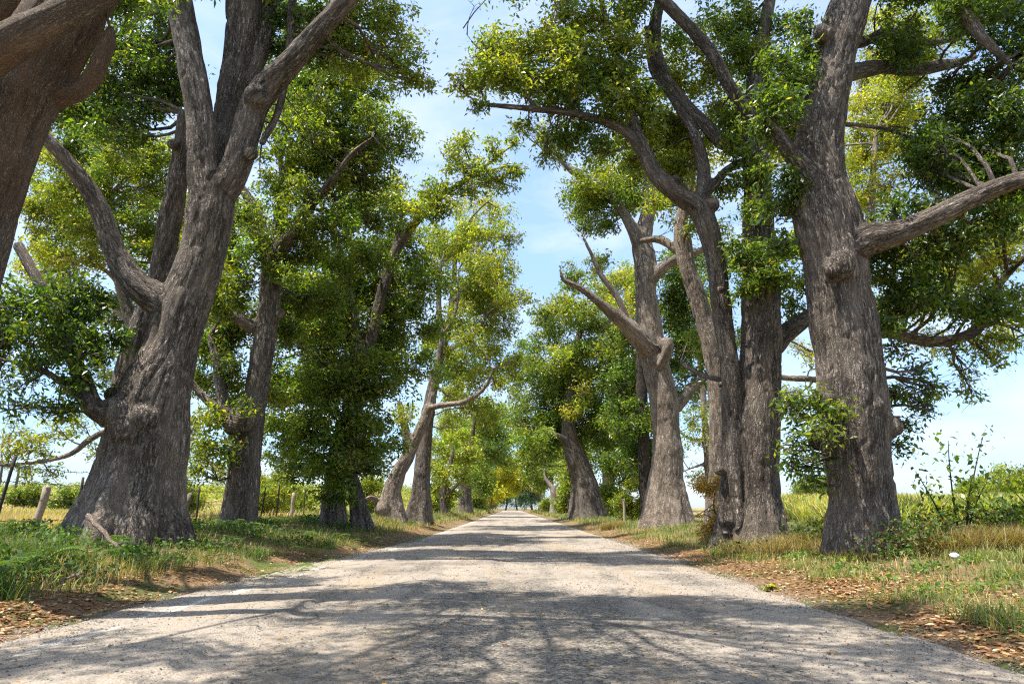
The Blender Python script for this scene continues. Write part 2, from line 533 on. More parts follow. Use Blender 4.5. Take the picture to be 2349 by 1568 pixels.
def road_z(x, y):
    e1, e2 = edgeL(y) + .10 * n2(y, x * 0, 1.6, 31) + .05 * n2(y, x * 0, 6, 32), edgeR(y) + .12 * n2(y, x * 0, 1.3, 33) + .05 * n2(y, x * 0, 6, 34)
    z = .018 * n2(x, y, .4, 21) + .006 * n2(x, y, 2.2, 22) + .004 * n2(x, y, 9, 23) + .015
    near = np.exp(-np.maximum(y - 14, 0) / 20)
    # broken edges of old patches
    for (x0, y0, y1, hgt, sd) in ((-2.2, 3.0, 9.6, .04, 41), (-1.15, 9.2, 13.2, .032, 42), (-2.5, 11.5, 17.5, .032, 43), (-.3, 12, 16, .025, 44), (-1.6, 17, 26, .03, 45), (-.9, 22, 34, .03, 46)):
        xo = x0 + .30 * n2(y, x * 0, .55, sd) + .05 * n2(y, x * 0, 2.2, sd + 9)
        z = z + hgt * smooth((xo - x) / .045) * smooth((x - xo + 2.2) / 2.0) * smooth((y - y0) / .6) * smooth((y1 - y) / .6) * (x < xo + .1)
    z = z - .014 * (np.exp(-((x - 1.9 - .1 * n2(y, x * 0, .2, 50)) / .28) ** 2) + np.exp(-((x - .1) / .3) ** 2)) * near
    z = z + .006 * n2(x, y * .15, 5, 51)
    return z - .075 * (1 - smooth((x - e1) / .55)) - .075 * (1 - smooth((e2 - x) / .55))


rxs = axis([(-5.1, 4.35, .06)])
rys = axis([(-6, 2.4, .4), (2.4, 14, .06), (14, 30, .14), (30, 80, .5), (80, 300, 4)])
rv, rf = grid_mesh(rxs, rys, road_z)
tag(link('road', make_mesh('road', rv, [rf], mats=[M['road']], smooth_=True)), kind='structure')


# ------------------------------------------------------------------ foliage
def pal(*items):
    c = np.array([i[0] for i in items], float)
    wt = np.array([i[1] for i in items], float)
    return c, wt / wt.sum()


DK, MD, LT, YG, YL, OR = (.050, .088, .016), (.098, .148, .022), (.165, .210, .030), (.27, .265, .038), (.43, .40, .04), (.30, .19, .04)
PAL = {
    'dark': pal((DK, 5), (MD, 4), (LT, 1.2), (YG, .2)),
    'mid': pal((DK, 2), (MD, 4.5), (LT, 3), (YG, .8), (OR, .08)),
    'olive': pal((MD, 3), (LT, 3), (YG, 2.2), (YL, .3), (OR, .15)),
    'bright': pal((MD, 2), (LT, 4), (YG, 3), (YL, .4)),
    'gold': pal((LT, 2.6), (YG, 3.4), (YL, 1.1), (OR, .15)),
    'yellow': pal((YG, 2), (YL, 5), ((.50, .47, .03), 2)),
    'dry': pal(((.42, .24, .09), 3), ((.30, .20, .06), 2), (YG, 1.5)),
    'haze_teal': pal(((.05, .09, .05), 3), ((.07, .13, .07), 3)),  # distance haze put into the leaf colour as a bluish green
}


def leaves_at(p, rg, Lf, colours, droop=.35, up=.25, wid=.42):
    """One folded leaf per base point p; returns verts (4n,3), faces (n,4)."""
    n = len(p)
    a = unit(rg.normal(size=(n, 3)) * [1, 1, .75] - [0, 0, droop])
    nn = rg.normal(size=(n, 3)) + [0, 0, up * 2]
    side = unit(np.cross(a, nn)); nn = np.cross(side, a)
    ln = (Lf * rg.uniform(.5, 1.3, n))[:, None]
    wd = ln * wid * .5
    v = np.stack([p, p + a * ln * .48 + side * wd + nn * wd * .22, p + a * ln - [0, 0, 1] * ln * .12, p + a * ln * .48 - side * wd + nn * wd * .22], 1)
    return v.reshape(-1, 3), np.arange(4 * n).reshape(n, 4), colours


def pick(rg, palette, n, bias=None):
    c, wt = PAL[palette] if isinstance(palette, str) else palette
    idx = rg.choice(len(c), n, p=wt)
    return c[idx] * rg.uniform(.75, 1.25, (n, 1))


COVER = 1.85


def crown(clumps, leaf, rg):
    """clumps: list of (centre, radius, palette, density). Returns leaves and, per clump, the twig ends."""
    V, C, ends = [], [], []
    for (c, r, pl, dens) in clumps:
        r = r * 1.12
        c = np.asarray(c)
        m = int(np.clip(13 * rg.uniform(.8, 1.2), 7, 16))
        u = unit(rg.normal(size=(m, 3)))
        sub = c + u * (r * rg.uniform(.15, 1.0, (m, 1)) ** .55) * [1, 1, .85]
        ends.append(sub)
        if dens <= 0:
            continue
        n = int(COVER * dens * 3.4 * math.pi * r * r / (.25 * leaf * leaf) * .5)
        ns = max(m, n // 7)
        si = rg.integers(0, m, ns)
        rs = r * rg.uniform(.26, .66, m)
        q = rg.normal(size=(ns, 3)); q = unit(q) * rg.uniform(0, 1, (ns, 1)) ** .45
        sp = sub[si] + q * rs[si][:, None] * [1.05, 1.05, .62]
        lp = np.repeat(sp, 7, 0) + rg.normal(size=(ns * 7, 3)) * leaf * .65
        hue = rg.uniform(.8, 1.2, (m, 1)) * np.array([1, 1, 1]) * (1 + rg.normal(size=(m, 3)) * [.08, .03, .08])
        V.append(lp)
        C.append(pick(rg, pl, ns * 7) * np.repeat(hue[si], 7, 0))
    return V, C, ends


def bez(a, b, bend, n=6):
    t = np.linspace(0, 1, n)[:, None]
    m = (a + b) / 2 + bend
    return (1 - t) ** 2 * a + 2 * t * (1 - t) * m + t * t * b


def build_crown(name, clumps, nodes, noder, leaf, parent, rg, barkm, twigs=True, droop=.35):
    V, C, ends = crown(clumps, leaf, rg)
    tb = Tubes()
    xv, xc = [], []
    if twigs:
        for (c, r, pl, dens), sub in zip(clumps, ends):
            c = np.asarray(c)
            if nodes is not None:
                d = np.linalg.norm(nodes - c, axis=1) + 1.2 * np.maximum(nodes[:, 2] - c[2], 0)
                k = int(np.argmin(d))
                a = nodes[k]
                ln = np.linalg.norm(a - c)
                r0 = min(noder[k] * .7, .018 + .014 * ln, .05)
                if ln > .15:
                    mid = bez(a, c, rg.normal(size=3) * ln * .13 - [0, 0, .06 * ln], max(5, int(ln / .5)))
                    mid[1:-1] += rg.normal(size=(len(mid) - 2, 3)) * .03 * ln ** .5
                    tb.add(mid, np.linspace(r0, max(.012, r0 * .4), len(mid)), 6, False)
                st = mid[len(mid) // 2:] if ln > .15 else c[None]
                if dens > .3:
                    q = np.repeat(st, int(12 * dens), 0); xv.append(q + rg.normal(size=q.shape) * (.12 + .16 * r)); xc.append(pick(rg, pl, len(q)))
            else:
                st, r0 = c[None], .02
            for e in sub:
                s = st[rg.integers(0, len(st))]
                l2 = np.linalg.norm(e - s)
                b = bez(s, e, rg.normal(size=3) * l2 * .15, 5)
                tb.add(b, np.linspace(max(.007, min(r0 * .45, .012 + .008 * l2)), .004, 5), 4, False)
                if dens > 0:
                    q = np.repeat(b[1:] + rg.normal(size=(4, 3)) * leaf * .4, max(1, int(4 * dens + .3)), 0); xv.append(q + rg.normal(size=q.shape) * leaf * .55); xc.append(pick(rg, pl, len(q)))
                if dens < .7:
                    for _ in range(3):
                        f = b[rg.integers(2, 5)]
                        e2 = f + unit(rg.normal(size=3) + (e - s) / max(l2, .1)) * l2 * rg.uniform(.25, .55)
                        tb.add(bez(f, e2, rg.normal(size=3) * l2 * .08, 4), np.linspace(.006, .003, 4), 3, False)
    if nodes is not None and twigs:
        for k in np.nonzero(noder < .13)[0]:
            if rg.uniform() < .30:
                u = unit(rg.normal(size=3) + np.array([0, 0, .35])); l2 = rg.uniform(.35, 1.3) * (.6 + 3 * noder[k])
                q = bez(nodes[k], nodes[k] + u * l2, rg.normal(size=3) * l2 * .22, 7)
                tb.add(q, np.linspace(min(noder[k] * .6, .022), .005, 7), 5, False)
                for _ in range(4):
                    f = q[rg.integers(2, 7)]
                    tb.add(bez(f, f + unit(u + rg.normal(size=3) * .8) * l2 * .45, rg.normal(size=3) * l2 * .1, 4), np.linspace(.008, .003, 4), 3, False)
    vs, fs, cols, mi, n0 = [], [], [], [], 0
    if V:
        V, C = V + xv, C + xc
        p = np.vstack(V)
        lv, lf, cc = leaves_at(p, rg, leaf, np.vstack(C), droop)
        vs.append(lv); fs.append(lf); cols.append(cc); mi.append(np.zeros(len(lf), int)); n0 = len(lv)
    bark = [np.zeros((n0, 3))]
    sm = [np.zeros(len(fs[0]) if fs else 0, bool)]
    if tb.n:
        tv, tf = tb.arrays()
        vs.append(tv); bark.append(np.vstack(tb.bark))
        for f in tf:
            fs.append(f + n0); cols.append(np.full((len(f), 3), .2)); mi.append(np.ones(len(f), int)); sm.append(np.ones(len(f), bool))
    if not vs:
        return None
    me = make_mesh(name, np.vstack(vs), fs, np.vstack(cols), [M['leaf'], barkm], np.concatenate(mi), smooth_=np.concatenate(sm), pattr=np.vstack(bark))
    return link(name, local(me, parent.location) if parent else me, parent)


# ------------------------------------------------------------------ trunks
def sphere_mesh(c, r, n=10):
    a = np.linspace(0, math.pi, n)
    return np.stack([np.zeros(n), np.zeros(n), -np.cos(a) * r], -1) + c, np.maximum(np.sin(a) * r, .002)


def build_trunk(name, limbs, knobs, dents, voxel, mat, parent, seed, flare=1.0, rough=1.0):
    """limbs: list of (n,4) arrays x,y,z,r. One fused, smoothed and displaced skin."""
    tb = Tubes()
    S, SR, ST, S1, S2, SS = [], [], [], [], [], []
    for li, l in enumerate(limbs):
        d = catmull(l, .16)
        c, r = d[:, :3].copy(), np.maximum(d[:, 3], .01) * (.96 if li == 0 else .87)
        wob = np.stack([fbm(np.stack([np.arange(len(c)) * .11 + k * 9, np.full(len(c), li * 3.3), np.full(len(c), seed * 1.7)], -1), 2) for k in range(3)], -1)
        amp = np.minimum(r[:, None] * .30, .05) * smooth(np.arange(len(c)) / 8)[:, None]
        c += wob * amp
        r = r * (1 + .08 * fbm(np.stack([np.arange(len(c)) * .3, np.full(len(c), li + .5), np.full(len(c), seed + .5)], -1), 2))
        tb.add(c, r, 16)
        t, a, b = frames(c)
        S.append(c); SR.append(r); ST.append(t); S1.append(a); S2.append(b)
        SS.append(np.concatenate([[0], np.cumsum(np.linalg.norm(np.diff(c, axis=0), axis=1))]) + li * 23.7)
    for c, r in knobs:
        cc, rr = sphere_mesh(c, r)
        tb.add(cc, rr, 12)
    v, f = tb.arrays()
    me = make_mesh('raw', v, f)
    o = link('raw', me)
    md = o.modifiers.new('remesh', 'REMESH'); md.mode = 'VOXEL'; md.voxel_size = voxel
    dg = bpy.context.evaluated_depsgraph_get()
    me2 = bpy.data.meshes.new_from_object(o.evaluated_get(dg))
    bpy.data.objects.remove(o); bpy.data.meshes.remove(me)
    me2.name = name
    nv = len(me2.vertices)
    co = np.empty(nv * 3, np.float32); me2.vertices.foreach_get('co', co); co = co.reshape(-1, 3).astype(float)
    ed = np.empty(len(me2.edges) * 2, np.int32); me2.edges.foreach_get('vertices', ed); ed = ed.reshape(-1, 2)
    deg = np.maximum(np.bincount(ed.ravel(), minlength=nv), 1)[:, None]
    for _ in range(5):
        acc = np.stack([np.bincount(ed[:, 0], co[ed[:, 1], k], nv) + np.bincount(ed[:, 1], co[ed[:, 0], k], nv) for k in range(3)], -1)
        co = co * .4 + .6 * acc / deg
    me2.vertices.foreach_set('co', co.astype(np.float32).ravel()); me2.update()
    no = np.empty(nv * 3, np.float32); me2.vertices.foreach_get('normal', no); no = no.reshape(-1, 3).astype(float)
    S, SR, ST, S1, S2, SS = (np.concatenate(z) for z in (S, SR, ST, S1, S2, SS))
    best = np.empty(nv, int)
    for i in range(0, nv, 8000):
        dd = np.linalg.norm(co[i:i + 8000, None] - S[None], axis=2) / SR[None]
        best[i:i + 8000] = dd.argmin(1)
    off = co - S[best]
    x, y = (off * S1[best]).sum(1), (off * S2[best]).sum(1)
    ln = np.maximum(np.hypot(x, y), 1e-6); rr = SR[best]
    cx, cy, cs = x / ln, y / ln, SS[best] + (off * ST[best]).sum(1)
    bk = np.stack([cx * np.clip(ln, rr * .6, rr * 1.5), cy * np.clip(ln, rr * .6, rr * 1.5), cs], -1)
    # buttress flare and flutes at the foot, lumps, deep furrows
    base = limbs[0][0][:3]; r0 = limbs[0][0][3]
    hgt = np.maximum(co[:, 2] - base[2] - .3, 0)
    dirn = np.stack([cx * 1.6, cy * 1.6, cs * .12 + seed], -1)
    lobe = fbm(dirn * 1.25, 2, seed)
    foot = np.exp(-hgt / (.85 * r0 + .25))
    flat = no * [1, 1, .15]
    disp = flat * (foot * r0 * flare * (.45 * lobe + .10))[:, None]
    disp += no * ((.08 * lobe + .05 * fbm(co * 1.7, 2, seed + 3)) * np.minimum(rr, .8) * rough)[:, None]
    fur = np.abs(fbm(bk * [7, 7, 1.5] + seed, 2, seed + 5))
    disp += no * ((np.minimum(fur * 5, 1) - .7) * .035 * rough * np.clip(rr / .35, .25, 1))[:, None]
    for (dc, drx, drz, dep) in dents:
        q = (co - dc) / np.array([drx, drx, drz])
        disp -= no * (dep * np.exp(-(q ** 2).sum(1) * 1.4))[:, None]
    co += disp
    me2.vertices.foreach_set('co', co.astype(np.float32).ravel())
    me2.polygons.foreach_set('use_smooth', np.ones(len(me2.polygons), bool))
    a = me2.attributes.new('bark', 'FLOAT_VECTOR', 'POINT'); a.data.foreach_set('vector', bk.astype(np.float32).ravel())
    me2.materials.clear(); me2.materials.append(mat)
    me2.update()
    return link(name, local(me2, parent.location), parent), S, SR


def px_limb(pts, Y):
    out = []
    for p in pts:
        c, m = P(p[0], p[1], Y + (p[3] if len(p) > 3 else 0))
        out.append([*c, p[2] * m])
    return np.array(out)


def tree(label, Y, limbs, clumps, leaf=.14, palette='mid', bark='bark', voxel=.06, seed=1, knobs=(), dents=(), flare=1.0, rough=1.0,
         name='tree', group=None, droop=.35, dens=1.0, dy=1.0, boxes=(), shade_clumps=()):
    rg = np.random.default_rng(seed * 101 + 5)
    L_ = [px_limb(l, Y) for l in limbs]
    b = L_[0][0]
    gz = float(ground(np.array([b[0]]), np.array([b[1]]))[0])
    L_[0][0][2] = min(b[2], gz - .25)
    root = empty(name, (b[0], b[1], gz))
    tag(root, label, 'tree', group)
    kn = []
    for k in knobs:
        c, m = P(k[0], k[1], Y + (k[3] if len(k) > 3 else 0)); kn.append((c, k[2] * m))
    dn = []
    for k in dents:
        c, m = P(k[0], k[1], Y + k[5] if len(k) > 5 else Y); dn.append((c, k[2] * m, k[3] * m, k[4]))
    tr, S, SR = build_trunk('trunk', L_, kn, dn, voxel, M[bark], root, seed, flare, rough)
    cl = []
    for k in clumps:
        off = k[3] if len(k) > 3 and k[3] is not None else rg.uniform(-.05, .10) * Y * dy
        c, m = P(k[0], k[1], Y + off)
        cl.append((c, k[2] * m, k[5] if len(k) > 5 else palette, (k[4] if len(k) > 4 else 1.0) * dens))
    for (x0, y0, x1, y1, n, rp, dY, *more) in boxes:
        for k in range(n):
            off = dY + rg.uniform(-.03, .05) * Y
            c, m = P(rg.uniform(x0, x1), rg.uniform(y0, y1), Y + off)
            cl.append((c, rp * rg.uniform(.75, 1.25) * m, more[1] if len(more) > 1 else palette, (more[0] if more else 1.0) * dens))
    cl += [(np.array(e[:3]), e[3], palette, e[4]) for e in shade_clumps]
    build_crown('crown', cl, S, SR, leaf, root, rg, M[bark], droop=droop)
    return root


# ------------------------------------------------------------------ the avenue, left side
ROWL, ROWR = 'old trees along the left verge', 'old trees along the right verge'

# leaning smooth-barked tree at the upper left corner
tree('smooth reddish brown trunk leaning in at the upper left corner, nearest the camera', 7.5,
     [[(-460, 1480, 130), (-340, 1150, 112), (-215, 860, 100), (-112, 640, 92), (-42, 440, 84), (2, 310, 82), (56, 190, 84), (130, 75, 82), (205, -50, 76), (300, -190, 64), (380, -340, 46), (470, -480, 30)],
      [(-150, 330, 70, -.4), (-60, 165, 58, -.9), (10, 112, 52, -1.0), (100, 62, 46, -1.0), (190, 12, 38, -1.0), (285, -50, 32, -1.0), (420, -130, 26, -1.2), (600, -240, 20, -1.4), (800, -330, 14, -1.6)],
      [(70, 215, 50, .1), (160, 218, 28, .1), (210, 182, 24, .05), (234, 130, 22, .05), (250, 84, 18, .05), (256, 60, 8, .05)],
      [(-200, 160, 46, .6), (-60, 40, 40, .8), (30, -10, 36, .9), (140, -70, 30, 1.0), (300, -160, 22, 1.2)]],
     [(330, -90, 90, .5), (420, -150, 110, .3), (560, -180, 120, -.3), (700, -230, 120, -.6), (860, -260, 120, -.8), (1000, -300, 130, -.8), (640, -330, 120, 0),  # crown above the frame, carried overhead to shade the near road
      (800, -400, 140, -.4), (960, -460, 140, -.6), (1150, -380, 120, -1), (500, -330, 130, .6), (1100, -560, 140, -1.2), (1300, -480, 130, -1.2),
      (120, -60, 80, 1.2), (300, 20, 40, 1.6), (60, 30, 60, 2.4), (150, 20, 60, 2.6), (250, -10, 60, 2.2), (20, 120, 50, 2.6), (330, -20, 60, 2.0)],
     leaf=.12, palette='dark', bark='bark_smooth', voxel=.03, seed=3, dents=[(20, 500, 26, 90, .12), (118, 328, 12, 14, .10)], flare=.8, rough=.8,
     shade_clumps=[(-4.5, 3.2, 9.6, 1.1, .8), (-3.2, 4.8, 9.8, 1.0, .8), (-2.0, 3.4, 9.4, .9, .8), (-.2, 3.6, 9.6, .9, .7), (-1.2, 5.0, 9.9, .8, .5), (.9, 4.6, 10.2, .7, .5), (-5.0, 5.6, 10.4, 1.0, .6), (2.6, 3.2, 10.2, .7, .5), (-1.2, 2.6, 9.2, .8, .5), (-3.4, 2.2, 9.2, 1.0, .8), (1.2, 2.4, 9.6, .9, .8), (-6.4, 3.6, 9.4, 1.1, .8), (-4.0, 1.0, 9.0, 1.1, .8), (-2.6, 5.8, 11.2, .8, .6), (.2, 6.0, 11.4, .7, .5)],  # unseen leaf clumps over the camera, added to dapple the foreground with shade
     group=ROWL)

# the big forked tree
tree('huge grey forked tree with a burl and flared roots on the left verge', 14.0,
     [[(284, 1275, 112), (292, 1190, 104), (310, 1100, 90), (336, 1000, 88), (360, 900, 79), (396, 800, 62), (424, 700, 60), (462, 600, 51), (482, 500, 52), (492, 440, 48)],
      [(480, 480, 44, -.1), (466, 400, 38, -.15), (456, 250, 35, -.2), (428, 100, 33, -.3), (408, -10, 32, -.4), (398, -130, 32, -.5), (370, -260, 26, -.6), (350, -380, 18, -.6)],
      [(495, 450, 44), (530, 410, 38), (558, 330, 36), (582, 245, 38), (616, 196, 37, -.1), (660, 152, 32, -.3), (722, 84, 28, -.6), (790, 4, 26, -.9), (850, -80, 28, -1.2), (930, -180, 22, -1.5), (1010, -280, 15, -1.7)],
      [(492, 430, 40, .5), (512, 320, 36, .7), (528, 220, 32, .8), (548, 110, 36, .8), (560, 0, 43, .8), (578, -120, 44, .7), (600, -260, 34, .6), (640, -400, 22, .5)],
      [(556, 200, 30, 1.0), (600, 90, 30, 1.2), (618, 0, 28, 1.3), (632, -120, 24, 1.4), (680, -260, 16, 1.5)],
      [(280, 930, 34, .85), (290, 870, 33, 1.0), (314, 790, 32, 1.1), (360, 660, 30, 1.1), (386, 520, 28, .9), (406, 420, 26, .7), (420, 340, 24, .6), (432, 260, 24, .5)],
      [(402, 705, 48, -.1), (352, 680, 42, -.2), (306, 644, 37, -.35), (264, 576, 28, -.5), (230, 485, 25, -.7), (192, 420, 23, -.9), (146, 362, 20, -1.1), (104, 318, 16, -1.3), (60, 260, 13, -1.5)],
      [(320, 965, 48, -.2), (262, 950, 36, -.55), (214, 934, 24, -.8), (188, 872, 19, -.9), (160, 806, 16, -1.0), (136, 740, 15, -1.0), (112, 685, 15, -1.0), (74, 622, 14, -1.0), (40, 560, 13, -1.0)],
      [(222, 946, 16, -.8), (166, 896, 12, -1.0), (120, 862, 9, -1.2), (62, 836, 8, -1.3), (0, 824, 6.5, -1.4), (-70, 815, 5, -1.5)],
      [(600, 330, 9, -.1), (640, 250, 10, .4), (664, 120, 11, .8), (672, 0, 11, 1.0), (690, -120, 9, 1.2)]],
     [(330, 30, 55), (290, 110, 65), (345, 150, 60), (250, 200, 70), (330, 240, 60), (390, 190, 40, 1.2), (200, 270, 60), (280, 300, 60), (120, 240, 50), (170, 330, 40, -.8),
      (370, 60, 40, 1.0), (660, 40, 45, 1.2), (700, 110, 40, 1.4), (640, 110, 40, 1.5),
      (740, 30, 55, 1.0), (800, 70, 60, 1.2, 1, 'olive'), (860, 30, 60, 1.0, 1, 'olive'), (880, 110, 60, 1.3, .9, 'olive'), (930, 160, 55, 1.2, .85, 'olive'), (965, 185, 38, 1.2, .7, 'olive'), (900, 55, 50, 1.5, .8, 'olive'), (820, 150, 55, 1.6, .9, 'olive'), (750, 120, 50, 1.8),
      (60, 700, 65, -.9), (140, 690, 60, -1.1), (200, 720, 55, -.8), (30, 770, 60, -1.0), (110, 780, 65, -1.2), (200, 800, 55, -1.0), (250, 770, 40, -.6), (70, 840, 40, -1.3, .8), (180, 860, 45, -1.2, .8), (240, 690, 30, -.6, .7), (150, 930, 40, -1.1, .6), (-40, 720, 60, -1), (-50, 800, 60, -1.2),
      (55, 880, 60, -1.2, .10), (20, 940, 60, -1.3, .12), (110, 940, 45, -1.2, .25), (-10, 880, 50, -1.2, .1),
      (440, -130, 90, -.5), (350, -220, 110, .3), (520, -250, 120, .3), (680, -190, 110, .2), (840, -220, 120, -.8), (960, -200, 90, -1.5), (640, -380, 130, .5), (820, -400, 130, -.6), (460, -400, 130, .3), (980, -360, 120, -1.5), (1080, -300, 90, -1.8)],  # unseen clumps above the frame, added for shade below
     boxes=[(110, 60, 400, 330, 9, 50, 1.2), (-20, 640, 250, 860, 5, 40, -.6, .45)],
     leaf=.125, palette='dark', voxel=.035, seed=11, knobs=[(272, 948, 42, -.55), (292, 985, 36, -.6), (330, 960, 36, -.55), (262, 905, 20, -.3), (284, 912, 22, -.3), (590, 225, 30, -.2), (577, 352, 15, -.3), (396, 330, 13, .3)],
     dents=[(292, 905, 17, 22, .35, 0.2), (300, 1130, 14, 75, .22, -1.0), (355, 760, 10, 90, .10, -.5)], flare=1.35, group=ROWL)

# second tree of the row
tree('tall slim straight trunk with a knot hole, just beyond the huge forked tree', 20.0,
     [[(540, 1245, 50), (547, 1200, 45), (560, 1100, 37), (563, 1000, 36), (587, 900, 27), (603, 800, 26), (616, 710, 25), (622, 630, 25), (622, 585, 24)],
      [(620, 600, 22), (602, 545, 20, .2), (586, 482, 16, .3), (562, 442, 12, .4), (530, 400, 9, .6), (500, 360, 6, .8)],
      [(624, 600, 22), (652, 560, 21, -.2), (690, 516, 17, -.5), (720, 462, 13, -.7), (768, 402, 10, -1.0), (812, 350, 8, -1.2), (855, 318, 6, -1.4)],
      [(630, 575, 18, .3), (642, 500, 17, .5), (662, 400, 14, .6), (700, 300, 12, .7), (733, 205, 10, .8), (746, 120, 8, .9), (770, 40, 6, 1)],
      [(600, 745, 22, .2), (572, 748, 17, -.2), (545, 728, 13, -.4), (520, 716, 10, -.5), (492, 708, 7, -.6)],
      [(560, 965, 30, -.1), (532, 960, 26, -.5), (514, 938, 17, -.5), (508, 880, 15, -.3), (496, 822, 12, -.1), (480, 770, 9, .1)],
      [(535, 955, 16, -.5), (490, 930, 12, -.8), (450, 890, 9, -.9), (430, 850, 7, -1)],
      [(640, 500, 11, .5), (648, 420, 9, .5), (640, 360, 7, .5), (610, 320, 4, .6)]],
     [(760, 190, 70), (700, 240, 65), (830, 230, 60), (700, 320, 60), (780, 290, 70), (860, 290, 55, None, .85), (905, 300, 45, None, .75), (925, 345, 38, None, .75), (870, 370, 55, None, .85), (800, 380, 65), (730, 400, 70),
      (640, 330, 50, None, .7), (640, 430, 60), (700, 480, 70), (780, 460, 60, None, .9), (850, 430, 40, None, .7), (560, 500, 45, None, .9), (580, 570, 45), (540, 640, 55), (700, 570, 65), (760, 530, 60), (660, 620, 40),
      (520, 560, 45, None, .9, 'olive'), (480, 640, 50, None, 1, 'olive'), (510, 760, 40), (470, 800, 50), (540, 850, 45), (500, 700, 40), (690, 690, 50), (450, 870, 35), (480, 960, 45, -1.0, .8, 'olive'), (470, 1020, 40, -1.0, .7, 'olive'), (520, 1040, 35, -.9, .5), (450, 1070, 30, -1, .5, 'olive'), (560, 930, 25, -1.2, .4),
      (640, 200, 50, 1.5, .8), (700, 100, 60, 1.5), (780, 60, 60, 1.5), (620, 270, 40, 1.5, .7)],
     boxes=[(470, 440, 600, 1040, 16, 40, .9, .9, 'olive'), (640, 150, 900, 560, 14, 48, 1.0, .8), (560, 590, 760, 760, 6, 40, 1), (620, 20, 760, 200, 6, 50, 1.5)],
     leaf=.145, palette='mid', voxel=.045, seed=17, dents=[(578, 985, 16, 15, .4, -.8)], knobs=[(556, 960, 32, -.55), (535, 975, 22, -.7), (645, 720, 12, -.3)], flare=1.1, group=ROWL)

# third: dense dark tree with leafy trunk
tree('dark dense tree with twin grey trunks wrapped in leafy shoots, left verge', 25.0,
     [[(757, 1245, 38), (760, 1200, 32), (766, 1130, 25), (772, 1060, 23), (788, 990, 21), (815, 910, 21), (829, 835, 21), (826, 800, 22)],
      [(828, 840, 20), (812, 765, 18), (801, 690, 15), (786, 620, 13), (772, 560, 10), (760, 480, 7)],
      [(828, 850, 20), (852, 770, 17), (872, 690, 15), (898, 600, 14), (922, 552, 13), (960, 502, 11), (1002, 460, 10), (1050, 426, 8.5), (1105, 388, 6), (1160, 345, 4), (1195, 318, 2.5)],
      [(834, 1245, 32, .7), (826, 1190, 25, .7), (812, 1120, 19, .7), (800, 1060, 16, .7), (806, 980, 16, .8), (830, 920, 12, .8)],
      [(815, 900, 13, -.2), (770, 850, 10, -.8), (730, 820, 8, -1.2), (690, 790, 5, -1.4)],
      [(905, 590, 10), (912, 540, 8), (925, 480, 5)]],
     [(880, 470, 55, None, 1, 'olive'), (945, 480, 55, None, 1, 'olive'), (860, 560, 70), (960, 570, 60), (800, 640, 75), (710, 690, 65), (900, 660, 75), (985, 650, 50), (660, 780, 65), (740, 790, 75), (850, 770, 75), (950, 740, 70),
      (680, 890, 75), (780, 890, 75, -1.5), (880, 870, 75), (960, 850, 60), (650, 980, 55), (720, 1000, 75, -1.6), (800, 1010, 70, -1.8), (765, 1080, 62, -1.8), (690, 1070, 48), (835, 1065, 40), (870, 960, 45), (640, 1060, 30, None, .6), (770, 740, 60), (820, 830, 60, -1.8, .8), (740, 1130, 30, -1.4, .6), (790, 1130, 26, -1.2, .6), (610, 880, 45), (625, 700, 45, None, .8),
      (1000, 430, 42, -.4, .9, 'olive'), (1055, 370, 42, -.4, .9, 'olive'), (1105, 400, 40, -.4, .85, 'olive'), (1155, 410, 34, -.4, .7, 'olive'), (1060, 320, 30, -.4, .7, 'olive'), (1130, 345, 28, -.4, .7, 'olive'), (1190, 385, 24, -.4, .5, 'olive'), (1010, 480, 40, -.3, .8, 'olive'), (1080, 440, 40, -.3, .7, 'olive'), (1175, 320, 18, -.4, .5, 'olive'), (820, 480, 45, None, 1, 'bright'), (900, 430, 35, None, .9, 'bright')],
     boxes=[(620, 560, 960, 1040, 28, 46, .5, .8), (700, 880, 860, 1110, 7, 36, -2.0, .4, 'mid'), (700, 560, 900, 900, 9, 42, -1.6, .7, 'mid')],
     leaf=.165, palette='mid', voxel=.055, seed=23, flare=1.2, group=ROWL)

# fourth: hollow pale tree
tree('pale twisted tree with a hollow split trunk between two straight grey trunks', 35.0,
     [[(908, 1225, 33), (902, 1180, 29), (898, 1130, 23), (913, 1085, 18), (936, 1045, 16), (952, 1010, 13), (975, 960, 13), (990, 915, 11), (1003, 850, 9), (1012, 770, 8), (1005, 690, 7), (1012, 600, 5)],
      [(938, 1040, 13), (932, 1000, 12), (925, 960, 11), (915, 920, 8)],
      [(985, 935, 9, -.3), (1020, 928, 8.5, -.6), (1058, 924, 8, -.9), (1092, 908, 7, -1.2), (1116, 884, 6, -1.4), (1132, 845, 4, -1.5)],
      [(1012, 770, 7), (1035, 740, 6, -.3), (1050, 690, 5, -.5), (1052, 620, 4, -.6)],
      [(870, 1150, 9, -.2), (850, 1140, 7, -.6), (830, 1150, 5, -.8)]],
     [(1060, 560, 55, None, 1, 'olive'), (1110, 600, 50), (1080, 660, 55), (1050, 730, 45, None, .8), (1010, 560, 45, None, 1, 'olive'), (1120, 540, 40, None, .8), (1010, 800, 40, None, .8), (1060, 850, 45), (1120, 830, 48), (1090, 790, 40, None, .9), (1150, 850, 35, None, .8), (1180, 830, 25), (928, 955, 32, None, .8), (1090, 875, 34, None, .8), (1040, 900, 28, None, .7), (1140, 880, 26, None, .7)],
     leaf=0.19, palette='bright', bark='bark_pale', voxel=0.070, seed=29, dents=[(912, 1130, 9, 26, .55, -.6), (925, 1085, 6, 14, .3, -.5)], knobs=[(880, 1165, 22, -.2)], flare=1.3, rough=1.5, group=ROWL)

